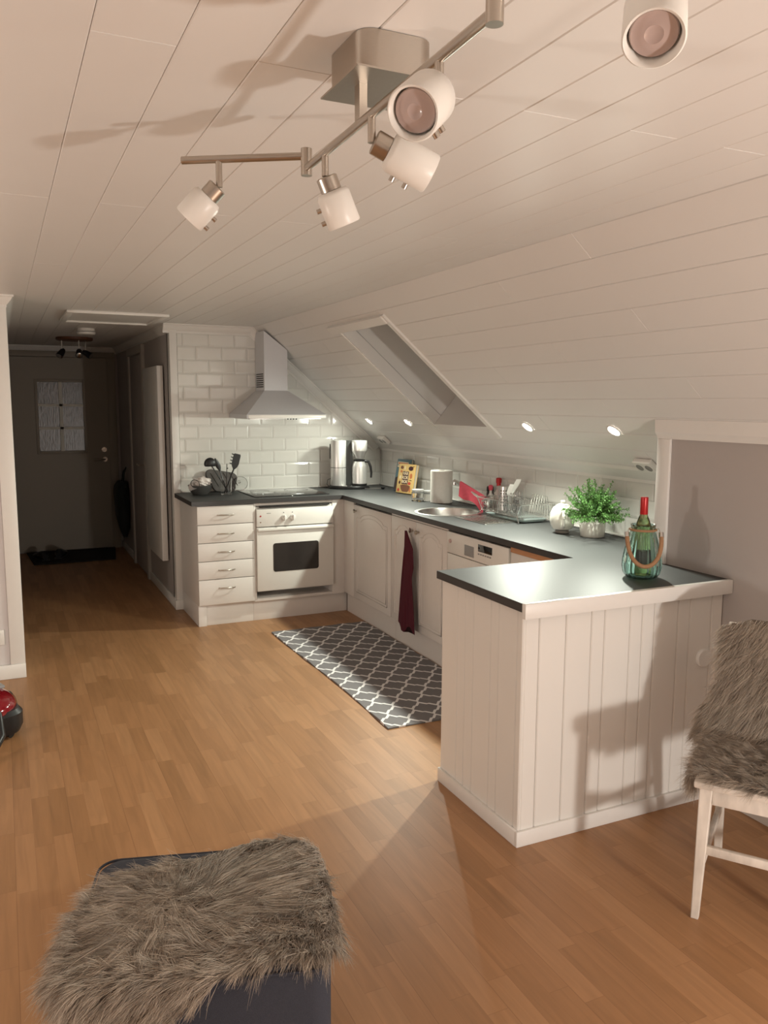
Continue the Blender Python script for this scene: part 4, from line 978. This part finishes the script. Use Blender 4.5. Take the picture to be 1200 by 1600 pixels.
b = B(); b.tube([(0, 0, 0), v_*.6, v_*.95], [.006, .005, .004], 10); b.obj('handle', black, t)
bm2 = bmesh.new(); bmesh.ops.create_uvsphere(bm2, u_segments=28, v_segments=16, radius=.045)
for v in bm2.verts: v.co = Vector((v.co.x, v.co.y*.45, max(v.co.z, -.020)))
b = B(); b.M = Matrix.Translation(v_+Vector((0, -.01, -.005))); b.merge(bm2); b.obj('head', black, t)
t, v_ = utensil('black spoon standing upright in the utensil jar', (-.075, .03, .255), 'serving_spoon', (.01, .01, .016))
b = B(); b.tube([(0, 0, 0), v_*.65], [.005, .004], 10); b.obj('handle', black, t)
b = B(); d_ = Vector((-.03, 0, .085)); RR = []
for k in range(9):
    s_ = k/8; w_ = .021*math.sin(PI*min(.97, max(.06, s_)))**.7; p = v_*.63+d_*1.0*s_*1.15
    RR.append([p+Vector((w_*math.cos(2*PI*j/14), .006*math.sin(2*PI*j/14), 0)) for j in range(14)])
b.rings(RR); b.obj('head', black, t)
t, v_ = utensil('black slotted spaghetti server leaning right in the utensil jar', (.075, -.01, .185), 'spaghetti_server', (-.015, -.005, .016))
b = B(); b.tube([(0, 0, 0), v_], [.005, .0055], 10); b.obj('handle', black, t)
b = B(); ax = Vector((.028, 0, .105)); sd = Vector((.97, 0, -.25)); RR = []
for s_, w_ in ((-.08, .008), (.12, .022), (.3, .027), (.9, .027), (1., .022)):
    p = v_+ax*s_; RR.append([p-sd*w_+Vector((0, -.002, 0)), p+sd*w_+Vector((0, -.002, 0)), p+sd*w_+Vector((0, .002, 0)), p-sd*w_+Vector((0, .002, 0))])
b.rings(RR); hd_ = b.obj('head', black, t)
for k in range(4):
    p = v_+ax*(.25+.22*k)-sd*.026; b = B(); b.tube([p, p-sd*.010+Vector((0, -.004, 0)), p-sd*.018+Vector((0, -.010, .002))], [.0045, .0045, .003], 8); b.obj('prong', black, hd_)
t, v_ = utensil('thin dark whisk handle standing upright in the utensil jar', (.012, .01, .215), 'skewer', (.0, .0, .016))
t['label'] = 'thin dark stick standing upright in the utensil jar'
b = B(); b.tube([(0, 0, 0), v_], .003, 8); b.obj('shaft', black, t); b = B(); b.tube([v_-Vector((.004, 0, .035)), v_-Vector((-.008, 0, .032))], .0045, 8); b.obj('crosspiece', black, t)
t = thing('glass_dish', 'round clear glass dish leaning against the tiles beside the hob', 'glass dish', (-1.255, -.10, CZ+.062)); t.rotation_euler = (math.radians(62), 0, math.radians(-22))
b = B(); b.lathe([(.060, 0), (.060, .004), (.045, .014), (.02, .021), (.006, .022), (.006, .019), (.02, .018), (.044, .011), (.057, .001)], seg=40); b.obj('glass', glass, t)
b = B(); b.tube([(.060*math.cos(2*PI*k/40), .060*math.sin(2*PI*k/40), .002) for k in range(40)], .0022, 8, closed=True); b.obj('rim', chrome, t)
b = B(); b.lathe([(.005, .022), (.005, .030), (.012, .034), (.012, .042)], seg=20); b.obj('knob', glass, t)

# ------------------------------------------------------------------ fur
def fur_object(name, parent, pts, nrm, comb, L, m, clump=.03, width=.0011, seg=4, lift=.5, droop=.5, tone_lo=.25, wild=.25, seed=1):
    r = np.random.default_rng(seed); n = len(pts); pts = np.asarray(pts, float); nrm = np.asarray(nrm, float); comb = np.asarray(comb, float)
    # clump centres
    cell = np.round(pts/clump+r.normal(0, .28, pts.shape)).astype(int)
    key = (cell[:, 0]*73856093) ^ (cell[:, 1]*19349663) ^ (cell[:, 2]*83492791)
    uq, inv = np.unique(key, return_inverse=True); inv = inv.ravel(); nc = len(uq)
    cdir = r.normal(0, 1, (nc, 3)); clen = r.uniform(.75, 1.15, nc); ctone = r.uniform(0, 1, nc)
    cen = np.zeros((nc, 3)); cnt = np.bincount(inv, minlength=nc)[:, None]
    for k in range(3): cen[:, k] = np.bincount(inv, weights=pts[:, k], minlength=nc)
    cen /= cnt
    d0 = nrm*lift+comb*(1-lift*.4)+cdir[inv]*wild+r.normal(0, .10, (n, 3))
    d0 /= np.linalg.norm(d0, axis=1)[:, None]
    ln = L*clen[inv]*r.uniform(.7, 1.1, n)
    P = [pts]; t_ = np.linspace(0, 1, seg+1)[1:]
    curl = r.normal(0, .12, (n, 3))
    for s_ in t_:
        q = pts+d0*(ln*s_)[:, None]+comb*(ln*.30*s_*s_)[:, None]-np.array([0, 0, 1.])*(ln*droop*.35*s_*s_)[:, None]+curl*(ln*s_*s_)[:, None]
        pull = .42*s_*s_
        q = q+(cen[inv]-pts)*pull
        P.append(q)
    P = np.stack(P, 1)  # n, seg+1, 3
    tan = P[:, 1:]-P[:, :-1]; tan = np.concatenate([tan, tan[:, -1:]], 1); tan /= np.linalg.norm(tan, axis=2)[:, :, None]+1e-9
    ref = r.normal(0, 1, (n, 1, 3)); a = np.cross(tan, np.broadcast_to(ref, tan.shape)); a /= np.linalg.norm(a, axis=2)[:, :, None]+1e-9; c = np.cross(tan, a)
    wd = width*np.linspace(1, .12, seg+1)[None, :, None]*r.uniform(.7, 1.3, (n, 1, 1))
    V = []
    for k in range(3):
        th_ = 2*PI*k/3; V.append(P+(a*math.cos(th_)+c*math.sin(th_))*wd)
    V = np.stack(V, 2).reshape(-1, 3)  # (n, seg+1, 3 corner)
    st = 3*(seg+1)
    base = (np.arange(n)*st)[:, None, None, None]
    s_i = (np.arange(seg)*3)[None, :, None, None]
    kk = np.arange(3)
    quad = np.stack([kk, (kk+1) % 3, (kk+1) % 3+3, kk+3], 1)[None, None]
    F = (base+s_i+quad).reshape(-1, 4)
    me = bpy.data.meshes.new(name); me.vertices.add(len(V)); me.vertices.foreach_set('co', V.ravel().astype(np.float32))
    me.loops.add(F.size); me.loops.foreach_set('vertex_index', F.ravel().astype(np.int32))
    me.polygons.add(len(F)); me.polygons.foreach_set('loop_start', (np.arange(len(F))*4).astype(np.int32)); me.polygons.foreach_set('loop_total', np.full(len(F), 4, np.int32))
    me.update(calc_edges=True)
    at = me.attributes.new('tone', 'FLOAT', 'POINT')
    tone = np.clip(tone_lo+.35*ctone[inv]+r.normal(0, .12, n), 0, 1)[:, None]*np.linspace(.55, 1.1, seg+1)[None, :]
    at.data.foreach_set('value', np.repeat(tone.ravel(), 3).astype(np.float32))
    me.shade_smooth(); me.materials.append(m)
    o = bpy.data.objects.new(name, me); COL.objects.link(o); o.parent = parent
    return o
furm = fur_mat('taupe_long_pile')
hidem = mat('taupe_hide', (.12, .095, .075), .95, noise=.2)

# ---- upholstered pouf in the foreground
OW, OD, OH = .56, .50, .412; OR = .05
ot_loc = (-2.533, -4.500, 0); ot_rot = math.radians(-16)
t = thing('upholstered_pouf', 'charcoal blue fabric pouf in the foreground under a fur throw', 'pouf', ot_loc, ot_rot)
b = B()
rg = []
for s_, z in ((.03, .0), (.004, .004), (0, .03), (0, OH-.03), (.004, OH-.014), (.014, OH-.004), (.03, OH)):
    rg.append(rr_ring(-OW/2+s_, OW/2-s_, -OD/2+s_, OD/2-s_, OR, z, 8))
b.rings(rg); b.obj('cushion_body', navy, t, ang=60)
b = B(); b.tube([(p[0], p[1], OH-.012) for p in rr_ring(-OW/2-.001, OW/2+.001, -OD/2-.001, OD/2+.001, OR, 0, 8)], .0035, 6, closed=True); b.obj('piping', navy, t)
def drape_pouf(u, v):
    """(u,v) on the flat skin, pouf-local -> point, normal"""
    cx = min(max(u, -OW/2), OW/2); cy = min(max(v, -OD/2), OD/2)
    ex, ey = u-cx, v-cy; d = math.hypot(ex, ey)
    # rounded corner pull-in
    kx = abs(cx)-(OW/2-OR); ky = abs(cy)-(OD/2-OR)
    if kx > 0 and ky > 0:
        L_ = math.hypot(kx, ky)
        if L_ > OR: cx = math.copysign(OW/2-OR+kx*OR/L_, cx); cy = math.copysign(OD/2-OR+ky*OR/L_, cy); d += L_-OR
    if d <= 0: return (cx, cy, OH+.006), (0, 0, 1)
    o_ = Vector((ex, ey, 0)) if math.hypot(ex, ey) > 0 else Vector((math.copysign(kx, cx), math.copysign(ky, cy), 0)); o_.normalize()
    rc = .025; arc = rc*PI/2
    if d < arc:
        a = d/rc; p = Vector((cx, cy, OH+.006-rc))+o_*(rc*math.sin(a)-.0)+Vector((0, 0, rc*math.cos(a))); nn = o_*math.sin(a)+Vector((0, 0, math.cos(a)))
    else: p = Vector((cx, cy, OH+.006-rc-(d-arc)))+o_*rc; nn = o_
    return tuple(p), tuple(nn)
# outline of the skin (flat coordinates)
SK = [(-.20, .17), (-.10, .205), (-.02, .22), (.06, .26), (.14, .285), (.24, .28), (.29, .22), (.31, .10), (.315, -.05), (.32, -.20), (.27, -.255), (.20, -.235), (.12, -.25), (.06, -.28), (.01, -.32), (-.04, -.36), (-.07, -.43), (-.11, -.50), (-.18, -.56), (-.25, -.50), (-.285, -.40), (-.30, -.28), (-.32, -.15), (-.30, -.02), (-.27, .08)]
SK = [(p[0]*.98, p[1]*.92) for p in SK]
def inside(poly, x, y):
    c = False; j = len(poly)-1
    for i in range(len(poly)):
        if ((poly[i][1] > y) != (poly[j][1] > y)) and (x < (poly[j][0]-poly[i][0])*(y-poly[i][1])/(poly[j][1]-poly[i][1])+poly[i][0]): c = not c
        j = i
    return c
def skin(parent_thing, poly, drape, comb_fn, n, L, seed, name='fur', **kw):
    xs = [p[0] for p in poly]; ys = [p[1] for p in poly]
    pts, nr, cb = [], [], []
    r = random.Random(seed)
    while len(pts) < n:
        u, v = r.uniform(min(xs), max(xs)), r.uniform(min(ys), max(ys))
        if not inside(poly, u, v): continue
        p, nn = drape(u, v); e_ = .006
        c_ = comb_fn(u, v); q, _ = drape(u+c_[0]*e_, v+c_[1]*e_)
        d = Vector(q)-Vector(p); 
        if d.length > 1e-6: d.normalize()
        pts.append(p); nr.append(nn); cb.append(tuple(d))
    fur_object(name, parent_thing, pts, nr, cb, L, furm, seed=seed, **kw)
    # hide under the pile
    g = .02; b = B(); vs = {}
    i0, i1, j0, j1 = int(min(xs)/g)-1, int(max(xs)/g)+1, int(min(ys)/g)-1, int(max(ys)/g)+1
    for i in range(i0, i1):
        for j in range(j0, j1):
            if all(inside(poly, (i+a)*g, (j+c)*g) for a in (0, 1) for c in (0, 1)):
                f = []
                for a, c in ((0, 0), (1, 0), (1, 1), (0, 1)):
                    k = (i+a, j+c)
                    if k not in vs:
                        p, nn = drape(k[0]*g, k[1]*g); vs[k] = b.v(Vector(p)+Vector(nn)*.004)
                    f.append(vs[k])
                try: b.bm.faces.new(f)
                except ValueError: pass
    b.obj('hide', hidem, parent_thing)
t = thing('fur_throw', 'taupe long-haired fur throw spread over the pouf in the foreground', 'fur throw', ot_loc, ot_rot)
def comb1(u, v):
    a = math.radians(215+35*math.sin(u*9+v*5)); w_ = Vector((math.cos(a), math.sin(a)))+Vector((.7*u, .7*v-.2))*1.2
    return w_.normalized()
skin(t, SK, drape_pouf, comb1, 62000, .048, 3, clump=.016, width=.00085, lift=.34, droop=.6, wild=.28)

# ---- white chair with sheepskin
ch_rot = math.atan2(.81, .58)+PI/2*0
# local frame: +x along the front edge (to the chair's other side), +y towards the back
fx = Vector((.58, -.815, 0)).normalized(); 
ang = math.atan2(fx.y, fx.x)
ch_loc = (-1.035, -4.570, 0)
t = thing('dining_chair', 'distressed white wooden chair at the right edge, draped with fur', 'chair', ch_loc, ang)
SW, SD, SH = .42, .41, .455
def leg(x0_, y0_, x1_, y1_, z1_, w0, w1):
    b = B(); b.rings([[(x0_-w0, y0_-w0, 0), (x0_+w0, y0_-w0, 0), (x0_+w0, y0_+w0, 0), (x0_-w0, y0_+w0, 0)], [(x1_-w1, y1_-w1, z1_), (x1_+w1, y1_-w1, z1_), (x1_+w1, y1_+w1, z1_), (x1_-w1, y1_+w1, z1_)]]); return b
leg(.010, .012, .022, .022, SH-.022, .012, .019).obj('leg', worn, t, bevel=.003)
leg(SW-.010, .012, SW-.022, .022, SH-.022, .012, .019).obj('leg', worn, t, bevel=.003)
def rear(x_):
    b = B(); P_ = [(SD+.04, 0, .013), (SD-.01, .44, .017), (SD+.02, .60, .015), (SD+.075, .84, .012)]
    b.rings([[(x_-w_, y_-w_, z), (x_+w_, y_-w_, z), (x_+w_, y_+w_, z), (x_-w_, y_+w_, z)] for y_, z, w_ in P_]); return b
rear(.02).obj('leg', worn, t, bevel=.003); rear(SW-.02).obj('leg', worn, t, bevel=.003)
b = B(); b.box(-.012, SW+.012, -.012, SD-.03, SH-.022, SH, .006); b.obj('seat', worn, t)
b = B(); b.box(.04, SW-.04, .012, .032, SH-.075, SH-.022, .002); b.obj('apron', worn, t)
b = B(); b.box(.012, .032, .04, SD-.03, SH-.075, SH-.022, .002); b.obj('apron', worn, t)
b = B(); b.box(SW-.032, SW-.012, .04, SD-.03, SH-.075, SH-.022, .002); b.obj('apron', worn, t)
b = B(); b.box(.025, SW-.025, .010, .028, .215, .243, .003); b.obj('stretcher', worn, t)
b = B(); b.box(.012, .030, .03, SD, .175, .203, .003); b.obj('stretcher', worn, t)
b = B(); b.box(SW-.030, SW-.012, .03, SD, .175, .203, .003); b.obj('stretcher', worn, t)
b = B(); b.box(.03, SW-.03, SD+.045, SD+.068, .76, .84, .006); b.box(.03, SW-.03, SD+.015, SD+.035, .58, .63, .004); b.obj('backrest', worn, t)
def drape_chair(u, v):
    """u across the seat, v from the front edge up the backrest; sides hang down"""
    uu = min(max(u, -.018), SW+.018); over = u-uu
    SDk = SD-.03
    if v < SDk-.05: p = Vector((uu, v, SH+.008)); nn = Vector((0, 0, 1))
    elif v < SDk+.05:
        a = (v-(SDk-.05))/.10; p = Vector((uu, SDk-.05+.06*math.sin(a*PI/2)*1.0, SH+.008+.06*(1-math.cos(a*PI/2)))); nn = Vector((0, -math.sin(a*PI/2), math.cos(a*PI/2)))
    else:
        h = v-(SDk+.05); p = Vector((uu, SDk+.01+h*.20-.0, SH+.068+h*.98)); nn = Vector((0, -.98, .2))
    if over != 0:
        s_ = math.copysign(1, over); o_ = abs(over)
        if v < SDk+.0: p = p+Vector((s_*.008, 0, -o_)); nn = Vector((s_, 0, 0))
        else: p = p+Vector((s_*o_*.55, o_*.5, -o_*.5)); nn = Vector((s_*.6, -.75, .1))
    return tuple(p), tuple(nn)
t = thing('fur_throw', 'taupe fur throw covering the seat and back of the white chair', 'fur throw', ch_loc, ang)
SK2 = [(.03, .0), (.12, .01), (.22, -.005), (.32, .01), (.44, .0), (.47, .1), (.48, .3), (.45, .45), (.44, .60), (.46, .74), (.36, .78), (.22, .79), (.08, .78), (-.01, .75), (.0, .64), (-.0, .56), (-.06, .50), (-.11, .44), (-.13, .34), (-.12, .20), (-.08, .11), (-.01, .06)]
def comb2(u, v):
    w_ = Vector((-.35+(u-.2)*1.6, -.75)); return w_.normalized()
skin(t, SK2, drape_chair, comb2, 50000, .05, 5, clump=.018, width=.0009, lift=.45, droop=.6, wild=.26)

# ------------------------------------------------------------------ canister vacuum cut off by the left edge
t = thing('vacuum_cleaner', 'glossy red canister vacuum cleaner with black wheels at the left edge', 'vacuum cleaner', (-3.09, -2.05, 0), math.radians(20))
bm2 = bmesh.new(); bmesh.ops.create_uvsphere(bm2, u_segments=36, v_segments=20, radius=1)
for v in bm2.verts: v.co = Vector((v.co.x*.17, v.co.y*.21, .135+(v.co.z*.085 if v.co.z > 0 else v.co.z*.04)))
b = B(); b.merge(bm2); b.obj('shell', redpl, t)
b = B(); b.rings([rr_ring(-.15, .15, -.19, .19, .08, .025), rr_ring(-.165, .165, -.205, .205, .09, .06), rr_ring(-.165, .165, -.205, .205, .09, .12), rr_ring(-.15, .15, -.19, .19, .08, .14)]); b.obj('chassis', black, t)
for sx in (-1, 1):
    b = B(); b.tube([(sx*.150, .06, .078), (sx*.158, .06, .078), (sx*.180, .06, .078), (sx*.192, .06, .078)], [.068, .077, .075, .055], 36); w_ = b.obj('wheel', black, t)
    b = B(); b.cyl((sx*.192, .06, .078), (sx*.196, .06, .078), .03, .025, 24); b.obj('hub', redpl, w_)
b = B(); b.box(.10, .135, -.0, .09, .195, .21, .004); b.obj('latch', mat('grey_plastic', (.3, .3, .3), .35), t)
b = B(); b.tube([(-.0, -.19, .14), (.0, -.27, .17), (-.02, -.36, .10), (-.10, -.42, .03), (-.22, -.40, .022)], .019, 16); b.obj('hose', black, t)
b = B(); b.tube([(.07, -.14, .035), (.09, -.18, .022)], .018, 14); b.obj('caster', black, t)

# ------------------------------------------------------------------ render look
SC.view_settings.view_transform = 'Standard'; SC.view_settings.look = 'None'; SC.view_settings.exposure = 0.52; SC.view_settings.gamma = 1; SC.view_settings.use_curve_mapping = False
SC.cycles.max_bounces = 10; SC.cycles.transmission_bounces = 10; SC.cycles.transparent_max_bounces = 12; SC.cycles.caustics_refractive = True
bpy.context.view_layer.update()
